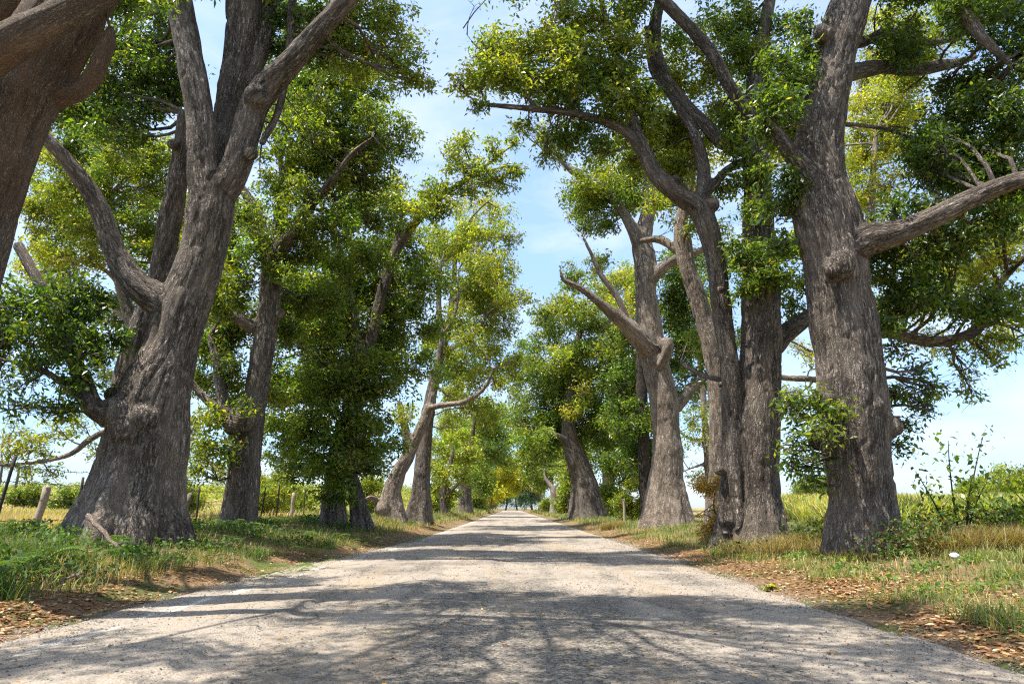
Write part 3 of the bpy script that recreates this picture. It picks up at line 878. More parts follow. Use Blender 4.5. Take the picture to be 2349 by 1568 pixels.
# fifth
tree('straight ribbed grey trunk right behind the hollow pale tree, thin airy crown', 39.0,
     [[(958, 1225, 36), (960, 1180, 30), (965, 1120, 22), (970, 1050, 19), (976, 990, 18), (990, 900, 14), (1010, 820, 11), (1030, 740, 9), (1040, 660, 7), (1045, 560, 5)],
      [(1018, 810, 8, -.3), (1052, 790, 7, -.8), (1078, 776, 6.5, -1.0), (1105, 742, 6, -1.2), (1128, 712, 5, -1.4), (1165, 694, 3.5, -1.6), (1205, 684, 2, -1.8)],
      [(1035, 700, 6), (1065, 660, 5, -.4), (1090, 600, 4, -.6), (1120, 540, 3, -.8)],
      [(1040, 620, 5), (1070, 520, 4), (1110, 470, 3), (1150, 440, 2)]],
     [(1090, 470, 48, None, .6, 'gold'), (1140, 480, 42, None, .55, 'gold'), (1155, 540, 32, None, .6, 'olive'), (1080, 540, 45, None, .6, 'gold'), (1185, 545, 16, None, .5, 'olive'), (1160, 690, 40, None, .55, 'bright'), (1195, 680, 24, None, .4, 'bright'), (1120, 690, 45, None, .6, 'bright'), (1170, 740, 35, None, .6, 'bright'), (1130, 760, 40, None, .7, 'bright'), (1060, 900, 40, None, .7, 'olive'), (1100, 940, 45, None, .8, 'olive'), (1030, 960, 30, None, .7, 'bright'), (1210, 690, 14, None, .15)],
     boxes=[(1000, 520, 1150, 900, 16, 40, 1, .7)],
     leaf=0.2, palette='olive', voxel=0.071, seed=31, flare=1.1, group=ROWL)

tree('low spreading pale-leaved tree behind the ribbed trunk on the left verge', 62.0,
     [[(1030, 1215, 12, .5), (1020, 1180, 10), (1015, 1140, 9), (1020, 1100, 8), (1035, 1060, 6), (1040, 1020, 4)],
      [(1018, 1140, 7), (1050, 1110, 6), (1080, 1090, 4)]],
     [(1010, 1030, 36), (1050, 1050, 36), (1020, 1085, 32), (1060, 1095, 28), (1000, 1110, 30), (1045, 1010, 34), (1085, 1045, 28), (990, 1070, 30), (1030, 1125, 24)],
     leaf=0.28, palette='bright', voxel=0.104, seed=37, group=ROWL)

tree('dark trunk leafy to the ground behind the low pale-leaved tree on the left', 84.0,
     [[(1066, 1200, 20), (1066, 1165, 17), (1067, 1110, 14), (1074, 1060, 10), (1082, 1000, 7), (1090, 950, 5)],
      [(1070, 1090, 8), (1095, 1050, 6), (1120, 1020, 4)]],
     [(1080, 1000, 38), (1120, 980, 40), (1130, 1030, 38), (1090, 1060, 34), (1155, 1000, 30), (1150, 1050, 30), (1110, 1085, 28), (1070, 1050, 30), (1140, 950, 36, None, 1, 'olive'), (1100, 930, 36, None, 1, 'olive'), (1110, 1120, 22), (1165, 960, 28, None, .9, 'olive')],
     leaf=0.36, palette='mid', voxel=0.117, seed=41, group=ROWL)

# ------------------------------------------------------------------ the avenue, right side
tree('massive grey trunk with knots and leafy side shoots, nearest on the right verge', 13.0,
     [[(1990, 1320, 84), (1984, 1240, 78), (1978, 1190, 73), (1970, 1100, 70), (1958, 1000, 74), (1951, 900, 75), (1942, 800, 73), (1926, 700, 74), (1912, 600, 71), (1895, 510, 73), (1880, 430, 64), (1876, 350, 58), (1890, 250, 53), (1910, 150, 47), (1934, 60, 50), (1952, 0, 47), (1976, -100, 42), (2004, -220, 36), (2040, -360, 28), (2080, -480, 18)],
      [(1930, 590, 44, -.2), (1985, 552, 46, -.35), (2020, 545, 40, -.45), (2075, 528, 32, -.6), (2150, 495, 29, -.8), (2230, 455, 26, -1.0), (2310, 424, 24, -1.2), (2400, 402, 22, -1.4), (2520, 370, 26, -1.6), (2680, 320, 20, -1.9)],
      [(1960, 735, 34, .7), (2040, 762, 17, 1.3), (2092, 776, 15, 1.8), (2160, 780, 14, 2.2), (2222, 768, 14, 2.5), (2252, 742, 14, 2.6), (2262, 700, 13, 2.7), (2286, 660, 11, 2.8), (2320, 622, 9, 2.9), (2352, 588, 7, 3.0), (2400, 550, 5, 3.1)],
      [(2250, 748, 8, 2.6), (2285, 740, 7, 2.6), (2320, 752, 5, 2.5), (2352, 768, 4, 2.4)],
      [(1915, 175, 24, .5), (1985, 158, 21, .9), (2030, 152, 18, 1.2), (2090, 160, 17, 1.5), (2150, 150, 16, 1.8), (2190, 146, 12, 2.0), (2240, 130, 8, 2.2)],
      [(1935, 105, 20, .6), (1985, 95, 14, 1.2), (2030, 76, 13, 1.6), (2075, 78, 12, 2.0), (2125, 98, 11, 2.3), (2185, 92, 8, 2.6), (2230, 70, 6, 2.8)],
      [(1862, 420, 36, -.2), (1835, 380, 28, -.3), (1806, 340, 21, -.5), (1780, 300, 15, -.6), (1757, 268, 10, -.7)],
      [(1808, 345, 15, -.5), (1765, 312, 10, -.5), (1720, 292, 7, -.5)],
      [(1990, -160, 26, .1), (2090, -60, 20, -.3), (2180, 0, 18, -.6), (2225, 50, 17, -.7), (2262, 95, 13, -.8), (2320, 150, 8, -.8)]],
     [(2070, 40, 60, 3, .8, 'olive'), (2150, 50, 60, 3, .9, 'olive'), (2110, 120, 50, 3, .8, 'olive'), (2080, 200, 45, 2.5, .6, 'olive'), (2200, 20, 60), (2290, 40, 70), (2330, 130, 75), (2250, 180, 60), (2310, 220, 70), (2230, 260, 62), (2320, 310, 65), (2170, 260, 45), (2150, 335, 48, None, .8), (2225, 350, 60), (2300, 390, 55), (2200, 410, 45), (2110, 400, 48, None, .7), (2050, 470, 40, None, .8), (2110, 470, 40, None, .8), (2130, 300, 34, None, .6), (2160, 190, 34, None, .6),
      (2050, 620, 55), (2110, 590, 55), (2180, 560, 55), (2060, 690, 42), (2130, 660, 48, None, .8), (2250, 520, 52), (2320, 500, 52), (2010, 580, 40), (2330, 440, 45), (2040, 740, 30, None, .7), (2200, 480, 45), (2060, 800, 28, 1, .4), (2040, 560, 40, .8),
      (2400, 100, 90), (2420, 260, 100), (2420, 480, 90), (2500, 380, 90), (2520, 180, 100),
      (1800, 250, 42, -.6), (1760, 220, 45, -.6), (1820, 180, 42, -.3), (1780, 140, 42, -.3, .9), (1850, 110, 34, -.2, .7), (1740, 290, 38, -.6), (1800, 420, 42, -.2), (1770, 480, 34, 0, .9), (1820, 470, 28, 0, .9), (1840, 60, 36, -.1, .7), (1775, 560, 36, .2, .8),
      (1840, 965, 34, -.5, .5, 'mid'), (1822, 1020, 32, -.5, .42, 'mid'), (1868, 915, 30, -.7, .45, 'mid'), (1862, 1050, 30, -.6, .42), (1808, 925, 24, -.4, .5, 'mid'), (1850, 1100, 26, -.5, .4), (1890, 980, 34, -1.1, .35, 'olive'), (1815, 1070, 22, -.4, .35), (1930, 940, 22, -1.0, .2, 'olive'),
      (2100, 900, 38, .6, .4), (2130, 940, 36, .6, .4), (2080, 980, 34, .5, .35), (2060, 1020, 30, .4, .3), (2110, 850, 26, .6, .3), (2155, 890, 30, .8, .25), (2050, 900, 20, .3, .3),
      (2260, 660, 50, 2.7, .5, 'olive'), (2310, 600, 55, 2.9, .7, 'gold'), (2230, 610, 50, 2.6, .6, 'gold'), (2330, 680, 45, 2.8, .5, 'olive'), (2200, 690, 45, 2.4, .4, 'olive'), (2250, 800, 40, 2.5, .35, 'olive'), (2300, 780, 45, 2.5, .4, 'olive'), (2280, 830, 35, 2.5, .3, 'olive'), (2210, 850, 35, 2.4, .25, 'olive'), (2340, 740, 40, 2.6, .5, 'olive'), (2180, 800, 30, 2.4, .25, 'olive'), (2230, 900, 25, 2.4, .15, 'olive'),
      (2060, -60, 90, .4), (2180, -120, 100, -.3), (1950, -160, 100, .3), (1860, -90, 80, 0), (2100, -260, 120, .2), (2300, -100, 110, -.6), (1930, -320, 120, 0), (1820, -240, 100, -.6)],  # out-of-frame clumps overhead, added to cast shade
     boxes=[(2050, 0, 2340, 460, 16, 50, 1.0), (2030, 540, 2340, 720, 9, 44, .8, .8)],
     leaf=.125, palette='dark', voxel=.035, seed=53, knobs=[(1925, 612, 32, -.60), (1935, 596, 22, -.66), (1908, 622, 18, -.66), (2040, 978, 26, -.2), (1885, 78, 22, -.3), (2012, 930, 20, -.5), (1885, 1005, 30, -.4), (1898, 915, 20, -.5)],
     dents=[(1925, 628, 14, 9, .05, -1.0), (2000, 560, 10, 16, .15, -.9)], flare=.8, group=ROWR)

tree('broad grey double trunk with dark leaning second stem, beside the massive knotted trunk', 17.5,
     [[(1728, 1290, 78), (1726, 1215, 70), (1728, 1130, 60), (1732, 1000, 57), (1740, 900, 51), (1743, 800, 48), (1745, 700, 46), (1742, 600, 41), (1738, 500, 36), (1735, 400, 32), (1730, 330, 28), (1726, 250, 22), (1735, 150, 18), (1760, 20, 14), (1790, -120, 9)],
      [(1690, 1200, 40, -.2), (1684, 1110, 34, -.2), (1680, 1000, 28, -.2), (1676, 900, 26, -.2), (1668, 800, 26, -.2), (1654, 700, 26, -.2), (1640, 600, 26, -.2), (1624, 525, 28, -.3), (1600, 478, 27, -.3), (1556, 448, 26, -.4), (1502, 400, 23, -.5), (1466, 322, 17, -.6), (1446, 260, 14, -.7), (1426, 180, 12, -.8), (1402, 100, 9, -.9), (1386, 30, 8, -1.0), (1365, -60, 6, -1.1)],
      [(1490, 375, 17, -.5), (1442, 308, 13, -.7), (1382, 277, 12, -.9), (1300, 258, 10, -1.2), (1200, 248, 8.5, -1.5), (1140, 243, 7.5, -1.7), (1088, 238, 6, -1.9)],
      [(1238, 252, 7, -1.4), (1205, 220, 6, -1.5), (1162, 180, 5, -1.6), (1112, 122, 4, -1.7), (1082, 96, 3.5, -1.7), (1062, 66, 2.5, -1.8)],
      [(1608, 470, 20, -.3), (1612, 400, 18, 0), (1592, 310, 15, .1), (1562, 255, 13, .2), (1535, 215, 10, .2), (1495, 165, 8, .2), (1480, 60, 6, .2)],
      [(1728, 350, 26, .2), (1690, 338, 18, .2), (1655, 328, 18, .2), (1618, 288, 18, .2), (1572, 240, 18, .2), (1530, 188, 17, .2), (1508, 120, 15, .1), (1504, 60, 17, 0), (1520, -20, 13, -.1), (1540, -140, 9, -.2)],
      [(1728, 280, 18, -.4), (1692, 225, 17, -.8), (1662, 180, 17, -.9), (1640, 130, 16, -1.0), (1600, 80, 16, -1.1), (1552, 30, 16, -1.2), (1505, -10, 15, -1.3), (1440, -70, 12, -1.4)],
      [(1770, 790, 34, .2), (1800, 765, 25, .3), (1830, 742, 22, .4), (1875, 712, 19, .5), (1940, 680, 15, .6), (2010, 640, 11, .7)],
      [(1612, 455, 14, -.3), (1640, 420, 12, -.2), (1665, 392, 12, -.1), (1700, 372, 12, .1)],
      [(1700, 880, 10, .4), (1610, 860, 8, 1.5), (1560, 830, 7, 2)]],
     [(1090, 185, 45, -1.7, .85, 'bright'), (1130, 140, 48, -1.6, .9, 'bright'), (1190, 100, 48, -1.5, .9, 'bright'), (1180, 180, 60, -1.6, 1, 'bright'), (1250, 170, 66, -1.4, 1, 'bright'), (1250, 95, 48, -1.4, .9, 'bright'), (1320, 120, 66, -1.2, 1, 'bright'), (1330, 210, 60, -1.1), (1270, 225, 40, -1.2), (1400, 190, 66, -.9), (1320, 40, 50, -1.2, .9, 'bright'), (1390, 60, 58, -1, 1, 'bright'), (1445, 110, 56, -.8, 1, 'bright'), (1460, 20, 50, -.7), (1395, 275, 45, -.8), (1470, 230, 48, -.5), (1280, 310, 38, -.7, .8), (1210, 290, 26, -.9, .5, 'olive'), (1300, 340, 32, -.6, .9), (1330, 300, 36, -.8), (1360, 340, 36, -.7, .9), (1260, 360, 24, -.7, .6, 'olive'), (1055, 190, 26, -1.8, .6, 'bright'), (1100, 250, 20, -1.8, .4),
      (1560, 110, 52, .6, 1, 'bright'), (1620, 160, 50, .8, 1, 'gold'), (1560, 190, 40, .7, .9, 'gold'), (1640, 70, 52, .6, .8), (1700, 60, 60, .4), (1760, 80, 60, .2), (1700, 150, 60, .2), (1760, 180, 50, .2), (1640, 240, 44, .8, .9, 'gold'), (1690, 290, 45, .2), (1580, 340, 46, 1, .9, 'gold'), (1520, 310, 46, 1, 1, 'olive'), (1540, 390, 40, 1, .9, 'gold'), (1660, 440, 30, .3, .7), (1700, 410, 34, -.4, .9), (1710, 480, 30, -.8, .9), (1750, 380, 32, -.7), (1690, 330, 36, -.5),
      (1720, 600, 40, -.9), (1765, 620, 42, -.9), (1715, 655, 32, -.9, .8), (1800, 570, 38, -.5), (1800, 640, 38, -.4, .8), (1700, 560, 28, -.9, .7), (1830, 560, 36, .5), (1840, 640, 32, .6, .8), (1820, 700, 30, .8, .7),
      (1380, -80, 90, -1), (1260, -40, 70, -1.4), (1500, -110, 100, -.6), (1640, -80, 100, 0), (1760, -130, 100, .2), (1420, -220, 110, -.8), (1580, -260, 120, -.3), (1280, -150, 90, -1.5), (1180, -20, 40, -1.6, .6)],  # clumps over the top of the frame, added for shading the road
     boxes=[(1500, 60, 1850, 330, 14, 46, 1.3, 1, 'bright'), (1130, 70, 1500, 260, 12, 46, -.6, .9, 'bright'), (1420, 250, 1560, 400, 6, 40, .5, .9, 'olive')],
     leaf=0.14, palette='mid', voxel=0.042, seed=59, knobs=[(1652, 882, 9, -.5), (1650, 1078, 13, -.45), (1652, 665, 10, -.7), (1632, 470, 18, -.4), (1548, 415, 14, -.6)], dents=[(1703, 1000, 7, 150, .16, -.8)], flare=1.0, group=ROWR)

tree('pale leaning bare trunk with a stump-like foot, tucked behind the grey double trunk', 21.0,
     [[(1640, 1235, 30), (1642, 1170, 25), (1648, 1080, 22), (1648, 960, 21), (1642, 860, 21), (1626, 780, 22), (1604, 700, 21), (1578, 620, 20), (1567, 555, 21), (1562, 510, 16), (1580, 430, 12), (1600, 330, 9)],
      [(1572, 585, 15), (1545, 568, 12, .2), (1515, 548, 12, .5), (1470, 552, 8, 1.0)]],
     [(1560, 480, 42, None, .8), (1600, 430, 40, None, .9, 'gold'), (1540, 440, 36, None, .8), (1610, 360, 46, 1, .8, 'gold'), (1660, 520, 30, 1, .6), (1500, 460, 34, .5, .8), (1590, 520, 25, -.6, .5)],
     leaf=0.15, palette='olive', bark='bark_pale', voxel=0.051, seed=61, flare=.7, group=ROWR)

tree('forked grey tree with bare broken limbs reaching over the road, right verge', 31.0,
     [[(1532, 1235, 58), (1532, 1185, 50), (1528, 1110, 40), (1530, 1000, 34), (1518, 900, 33), (1500, 820, 31), (1488, 745, 30), (1480, 670, 25), (1480, 610, 27), (1474, 550, 23), (1488, 480, 17), (1492, 400, 13), (1500, 320, 9)],
      [(1480, 600, 20), (1455, 535, 17, -.2), (1425, 482, 13, -.3), (1375, 425, 12, -.5), (1318, 398, 9, -.7), (1280, 360, 6, -.9)],
      [(1425, 480, 9, -.3), (1380, 440, 10, .2), (1330, 400, 10, .5), (1300, 380, 7, .7)],
      [(1488, 800, 30, -.2), (1446, 752, 23, -.7), (1408, 722, 17, -1.0), (1370, 692, 12, -1.3), (1328, 660, 9, -1.6), (1292, 640, 7, -1.9), (1284, 604, 2.5, -2.0)],
      [(1440, 735, 10, -.8), (1416, 682, 9, -.9), (1380, 632, 8, -1.0), (1362, 590, 6.5, -1.1), (1338, 545, 5, -1.2)],
      [(1490, 640, 18, -.2), (1515, 618, 16, -.3), (1540, 598, 14, -.4), (1580, 585, 11, -.3), (1640, 560, 8, 0)],
      [(1545, 935, 20, .2), (1572, 905, 16, .4), (1600, 878, 13, .6), (1640, 850, 10, 1)],
      [(1515, 840, 12, -.6), (1532, 800, 14, -.9), (1535, 775, 8, -1)],
      [(1410, 722, 6, -1), (1395, 740, 5, -1.1), (1370, 765, 3, -1.2)]],
     [(1350, 480, 42, None, .85), (1390, 510, 34, None, .8), (1400, 440, 45, None, 1), (1345, 420, 40, None, .9, 'olive'), (1450, 410, 50, None, 1, 'olive'), (1440, 470, 36, None, .7), (1290, 320, 36, None, .7, 'olive'), (1240, 300, 28, None, .5, 'olive'), (1490, 340, 50, None, 1, 'olive'), (1440, 340, 42), (1500, 420, 40, None, .9, 'olive'), (1340, 520, 24, None, .6), (1540, 360, 42, 1, .9, 'gold'), (1480, 280, 40), (1390, 390, 40, None, .9, 'gold'), (1185, 285, 18, None, .4, 'olive'),
      (1590, 860, 32, .8, .8), (1560, 900, 24, .6, .7), (1385, 600, 26, .5, .5, 'olive'), (1620, 820, 30, 1, .8), (1600, 780, 30, 1.2, .8)],
     boxes=[(1330, 330, 1560, 520, 9, 44, .6, .9)],
     leaf=0.19, palette='mid', bark='bark_pale', voxel=0.063, seed=67, knobs=[(1525, 790, 17, -.6), (1530, 815, 12, -.5)], dents=[(1490, 1050, 10, 28, .3, -.7)], flare=1.0, group=ROWR)

tree('dark tree clothed in leaves standing behind the forked grey tree', 42.0,
     [[(1485, 1225, 18), (1480, 1150, 15), (1476, 1000, 14), (1472, 880, 13), (1468, 780, 10), (1480, 680, 7), (1500, 600, 5)],
      [(1474, 960, 9), (1445, 920, 7), (1415, 890, 5)]],
     [(1560, 660, 40, None, 1), (1600, 700, 40), (1560, 740, 45), (1600, 780, 45), (1550, 820, 45), (1440, 700, 40, None, .9, 'gold'), (1460, 800, 50), (1440, 880, 55), (1440, 960, 50), (1470, 640, 40, None, .9, 'gold'), (1530, 700, 35, None, 1, 'gold'), (1450, 1030, 45), (1590, 630, 36), (1420, 1060, 36), (1560, 580, 36, None, .7, 'olive')],
     boxes=[(1540, 560, 1640, 860, 9, 40, 0), (1420, 660, 1500, 1080, 9, 44, 0)],
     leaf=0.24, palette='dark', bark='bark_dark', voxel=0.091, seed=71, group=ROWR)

tree('dense round-crowned tree on a bare leaning grey trunk, right verge mid distance', 58.0,
     [[(1352, 1215, 38), (1350, 1170, 33), (1343, 1110, 27), (1326, 1060, 25), (1311, 1015, 21), (1302, 960, 15), (1308, 890, 11), (1322, 800, 9), (1340, 720, 6)],
      [(1308, 1020, 12, -.3), (1280, 1000, 8, -.8), (1250, 988, 6, -1.2), (1215, 975, 4, -1.6)],
      [(1325, 1190, 24, .5), (1325, 1130, 18, .6), (1318, 1060, 12, .6)],
      [(1310, 920, 8), (1360, 870, 6), (1400, 830, 4)]],
     [(1340, 690, 55, None, 1, 'olive'), (1285, 740, 58, None, 1, 'olive'), (1235, 785, 48), (1400, 660, 50, None, 1, 'olive'), (1440, 640, 38, None, .9, 'gold'), (1350, 780, 75), (1260, 850, 65), (1430, 750, 60), (1340, 870, 75), (1230, 930, 58), (1410, 860, 65), (1300, 960, 50, 1), (1380, 980, 55), (1215, 1010, 48), (1185, 870, 36), (1425, 950, 50), (1410, 1050, 42), (1260, 1040, 34, 1), (1190, 960, 36), (1310, 820, 55, -2, .9, 'bright'), (1400, 780, 45, -2, .9, 'bright'), (1330, 920, 36, -2, .9, 'gold'), (1310, 640, 36), (1210, 1060, 34, 1), (1440, 1090, 34, 1), (1240, 720, 30, None, .7), (1370, 600, 26, None, .7)],
     boxes=[(1210, 740, 1450, 1060, 16, 50, 1)],
     leaf=0.28, palette='mid', voxel=0.085, seed=73, knobs=[(1340, 1105, 12, -.7)], flare=.8, group=ROWR)

tree('ivy-dark trunk standing directly behind the leaning round-crowned tree', 68.0,
     [[(1398, 1205, 20), (1396, 1150, 17), (1395, 1060, 13), (1396, 980, 10), (1405, 900, 7), (1420, 820, 5)],
      [(1396, 1040, 8), (1430, 1000, 6), (1450, 960, 4)]],
     [(1395, 1080, 34), (1380, 1040, 40), (1430, 1010, 44), (1395, 1130, 22), (1440, 940, 50), (1460, 1060, 40), (1400, 920, 50), (1470, 1000, 40), (1475, 1100, 30)],
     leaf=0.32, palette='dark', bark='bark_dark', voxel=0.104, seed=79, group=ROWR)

tree('small pale-trunked tree with a forked stump of a limb, far right verge', 108.0,
     [[(1272, 1185, 11), (1271, 1150, 9), (1270, 1125, 8.5), (1262, 1112, 6), (1252, 1098, 4), (1248, 1080, 2.5)],
      [(1270, 1120, 4), (1285, 1105, 3), (1300, 1090, 2)]],
     [(1290, 1085, 26), (1320, 1075, 26), (1250, 1075, 24), (1275, 1050, 28), (1235, 1060, 22), (1310, 1040, 26)],
     leaf=0.45, palette='mid', bark='bark_pale', voxel=0.130, seed=83, group=ROWR)

tree('yellow-leaved tree arching over the far end of the road', 150.0,
     [[(1238, 1180, 5), (1238, 1150, 4), (1228, 1130, 3.5), (1212, 1115, 3), (1195, 1095, 2), (1185, 1075, 1.5)],
      [(1236, 1145, 3), (1240, 1110, 2.5), (1230, 1080, 2)]],
     [(1200, 1075, 22, None, 1, 'yellow'), (1172, 1062, 20, None, 1), (1195, 1045, 22, None, 1), (1158, 1070, 16, None, .9, 'yellow'), (1180, 1120, 14, None, .8, 'yellow'), (1205, 1100, 18, None, .9, 'yellow'), (1168, 1105, 12, None, .8), (1180, 1090, 18, None, .9, 'yellow'), (1222, 1085, 18, None, .9), (1190, 1110, 14, None, .8), (1150, 1100, 14, None, .8, 'yellow'), (1218, 1065, 18), (1240, 1100, 16), (1165, 1085, 14, None, .8), (1232, 1120, 14, None, .8)],
     leaf=0.6, palette='gold', voxel=0.156, seed=89, dy=.4)
tree('bright green tree leaning over the road end opposite the yellow-leaved tree', 170.0,
     [[(1128, 1180, 5), (1126, 1150, 4), (1130, 1125, 3), (1138, 1100, 2)], [(1127, 1140, 3), (1115, 1115, 2)]],
     [(1140, 1120, 15), (1128, 1140, 13), (1148, 1135, 11), (1115, 1110, 18), (1130, 1090, 16), (1150, 1105, 15, None, .9), (1165, 1085, 16), (1150, 1070, 20), (1180, 1100, 14), (1172, 1130, 9), (1190, 1075, 18), (1160, 1120, 10), (1110, 1135, 14)],
     leaf=0.65, palette='yellow', voxel=0.156, seed=97, dy=.4)

# trees standing out in the fields
tree('yellowish wide tree in the left field, its pale limbs showing behind the huge forked trunk', 26.0,
     [[(352, 1215, 26), (350, 1120, 22), (345, 1000, 20), (330, 860, 17), (300, 740, 14), (270, 640, 11), (260, 540, 8), (255, 440, 6)],
      [(335, 960, 12), (280, 985, 9, -.3), (240, 990, 9, -.5), (200, 1012, 9, -.8), (165, 1040, 8, -1), (110, 1056, 7, -1.3), (40, 1064, 6, -1.6), (-60, 1066, 5, -2)],
      [(300, 740, 9), (240, 690, 8, .4), (200, 655, 7, .8), (140, 625, 6, 1.2), (60, 625, 4, 1.5)],
      [(275, 650, 8), (240, 620, 7), (190, 600, 6), (120, 598, 5), (60, 585, 3)],
      [(340, 1000, 10, .2), (300, 1060, 5, .4), (250, 1075, 4, .2), (230, 1050, 3, 0)],
      [(345, 1010, 9), (440, 1005, 7, -.5), (480, 1060, 6, -.8), (520, 1090, 5, -1)]],
     [(240, 400, 70), (160, 450, 60), (320, 430, 60), (270, 330, 60), (350, 350, 50), (130, 390, 55), (200, 520, 50, None, .9), (130, 550, 48, None, .8), (90, 590, 42, None, .7, 'gold'), (200, 590, 42, None, .7, 'gold'), (300, 520, 55, None, 1, 'mid'), (340, 600, 45, None, .9, 'mid'), (280, 690, 40, None, .6, 'mid'), (250, 740, 45, None, .7, 'mid'), (100, 500, 46, None, .8), (430, 600, 40), (430, 540, 40), (240, 860, 40, None, .5), (300, 820, 40, None, .7, 'mid'), (180, 270, 50, 2), (90, 330, 50, 2),
      (70, 1010, 36, -1.2, .45, 'gold'), (130, 985, 36, -1, .45, 'gold'), (190, 970, 32, -.8, .4), (20, 1040, 32, -1.6, .5, 'gold'), (100, 1040, 28, -1.2, .35), (220, 1030, 28, -.5, .18, 'gold'), (250, 1070, 24, 0, .1), (30, 990, 30, -1.2, .3), (60, 1085, 26, -1.4, .12), (120, 1085, 26, -1.2, .12), (460, 1040, 30, -.6, .6), (510, 1080, 32, -.9, .5), (430, 1100, 20, -.4, .25), (-50, 1030, 40, -1.6, .5), (440, 980, 26, -.4, .5)],
     boxes=[(90, 330, 440, 640, 18, 52, .8), (430, 480, 520, 900, 10, 44, .5), (60, 560, 240, 700, 5, 40, .5, .6, 'gold')],
     leaf=.15, palette='olive', bark='bark_pale', voxel=.06, seed=101)
tree('yellow-green tree in the cane field, half hidden behind the massive knotted trunk', 26.0,
     [[(1960, 1205, 26), (1958, 1100, 22), (1962, 900, 18), (1975, 700, 15), (1990, 560, 12), (2000, 420, 9), (2010, 300, 6)],
      [(1960, 860, 12), (1900, 870, 11, -.4), (1850, 868, 10, -.8), (1800, 866, 9, -1.0), (1750, 850, 7, -1.2)],
      [(1985, 600, 9), (2040, 540, 7), (2100, 500, 5)],
      [(1962, 840, 7), (1890, 820, 6, -.5), (1830, 790, 5, -.9), (1790, 770, 4, -1)]],
     [(1985, 250, 55), (2030, 320, 55), (1970, 390, 50), (2050, 430, 45, None, .8), (1990, 480, 45), (2070, 250, 34, None, .6), (2090, 350, 30, None, .5), (2000, 170, 50, None, .9), (2060, 90, 55, None, .9), (1840, 560, 40, None, .9), (1830, 800, 28, None, .3), (1860, 820, 30, None, .3), (1810, 900, 30, None, .2), (1850, 470, 40), (1700, 240, 50, 2), (1800, 360, 50, 2), (2200, 640, 50, None, .7), (2130, 720, 34, None, .4), (1960, 60, 50)],
     boxes=[(1960, 30, 2110, 500, 14, 46, .5, .8), (2020, 470, 2340, 800, 14, 42, 1, .55)],
     leaf=.16, palette='gold', bark='bark_pale', voxel=.06, seed=103, dens=.9)
tree('airy olive tree in the far field, between the forked tree and the pale trunk', 40.0,
     [[(1630, 1195, 13), (1628, 1100, 11), (1620, 1000, 9), (1612, 900, 7), (1600, 800, 5)],
      [(1622, 1010, 6), (1580, 1005, 5), (1550, 980, 4)], [(1625, 1060, 5), (1580, 1075, 4), (1555, 1090, 3)]],
     [(1590, 960, 36, None, .6), (1600, 1010, 34, None, .35), (1560, 1040, 24, None, .3), (1600, 900, 40, None, .8), (1650, 950, 40, None, .7), (1700, 860, 45, None, .8), (1610, 1090, 26, None, .18), (1680, 780, 45), (1640, 700, 45), (1790, 900, 34, None, .3), (1650, 600, 40, None, .8), (1830, 930, 30, None, .25)],
     leaf=.18, palette='olive', bark='bark_pale', voxel=.08, seed=107)


# ------------------------------------------------------------------ distant trees, palms, bushes
def simple_tree(name, label, cat, X, Y, H, Rr, palette, leaf, seed, group=None, stem=.25, low=.35, bark='bark', dens=1.0):
    rg = np.random.default_rng(seed)
    gz = float(ground(np.array([X]), np.array([Y]))[0])
    root = empty(name, (X, Y, gz)); tag(root, label, cat, group)
    pts = np.array([[X, Y, gz - .2], [X + rg.normal() * .1 * Rr, Y, gz + H * .3], [X + rg.normal() * .15 * Rr, Y, gz + H * .55], [X + rg.normal() * .2 * Rr, Y, gz + H * .8]])
    c = catmull(np.c_[pts, [stem, stem * .8, stem * .6, stem * .3]], H / 12)
    tb = Tubes(); tb.add(c[:, :3], c[:, 3], 8)
    link('trunk', local(tb.mesh('trunk', M[bark]), root.location), root)
    cl = []
    for k in range(max(6, int(9 * dens))):
        a, h = rg.uniform(0, 6.28), rg.uniform(low, .92)
        q = Rr * math.sqrt(max(.05, 1 - ((h - .55) / .6) ** 2)) * rg.uniform(.2, .75)
        cl.append((np.array([X + q * math.cos(a), Y + q * math.sin(a), gz + h * H]), Rr * rg.uniform(.32, .5), palette, dens))
    build_crown('crown', cl, c[2:, :3], c[2:, 3], leaf, root, rg, M[bark])
    return root


def at(px, Y):
    return (px - CXP) / FPX * Y * 1.03


far = [  # px, Y, H, R, palette, label
    (1095, 125, 17, 6.5, 'mid', 'leafy green tree far down the left verge, next after the dark leafy trunk'),
    (1080, 150, 19, 8, 'olive', 'tall olive tree rising behind the far left verge'),
    (1262, 140, 20, 8, 'mid', 'tall green tree behind the small pale-trunked tree, far right verge'),
    (1218, 240, 15, 7, 'haze_teal', 'haze-tinted green tree at the far end of the road, right of the gap'),
    (1186, 330, 17, 9, 'haze_teal', 'haze-tinted bluish tree closing the vanishing road'),
    (1160, 300, 15, 6, 'haze_teal', 'haze-tinted green tree at the far end of the road, left of the gap'),
    (1303, 86, 9, 3.6, 'bright', 'bright green bushy tree beside the small pale-trunked tree'),
]
for i, (px, Y, H, Rr, pl, lab) in enumerate(far):
    simple_tree('tree', lab, 'tree', at(px, Y), Y, H, Rr, pl, .36 if Y < 100 else .62, 300 + i, 'trees far down the road', stem=.4 if Y > 70 else .2, low=.25)

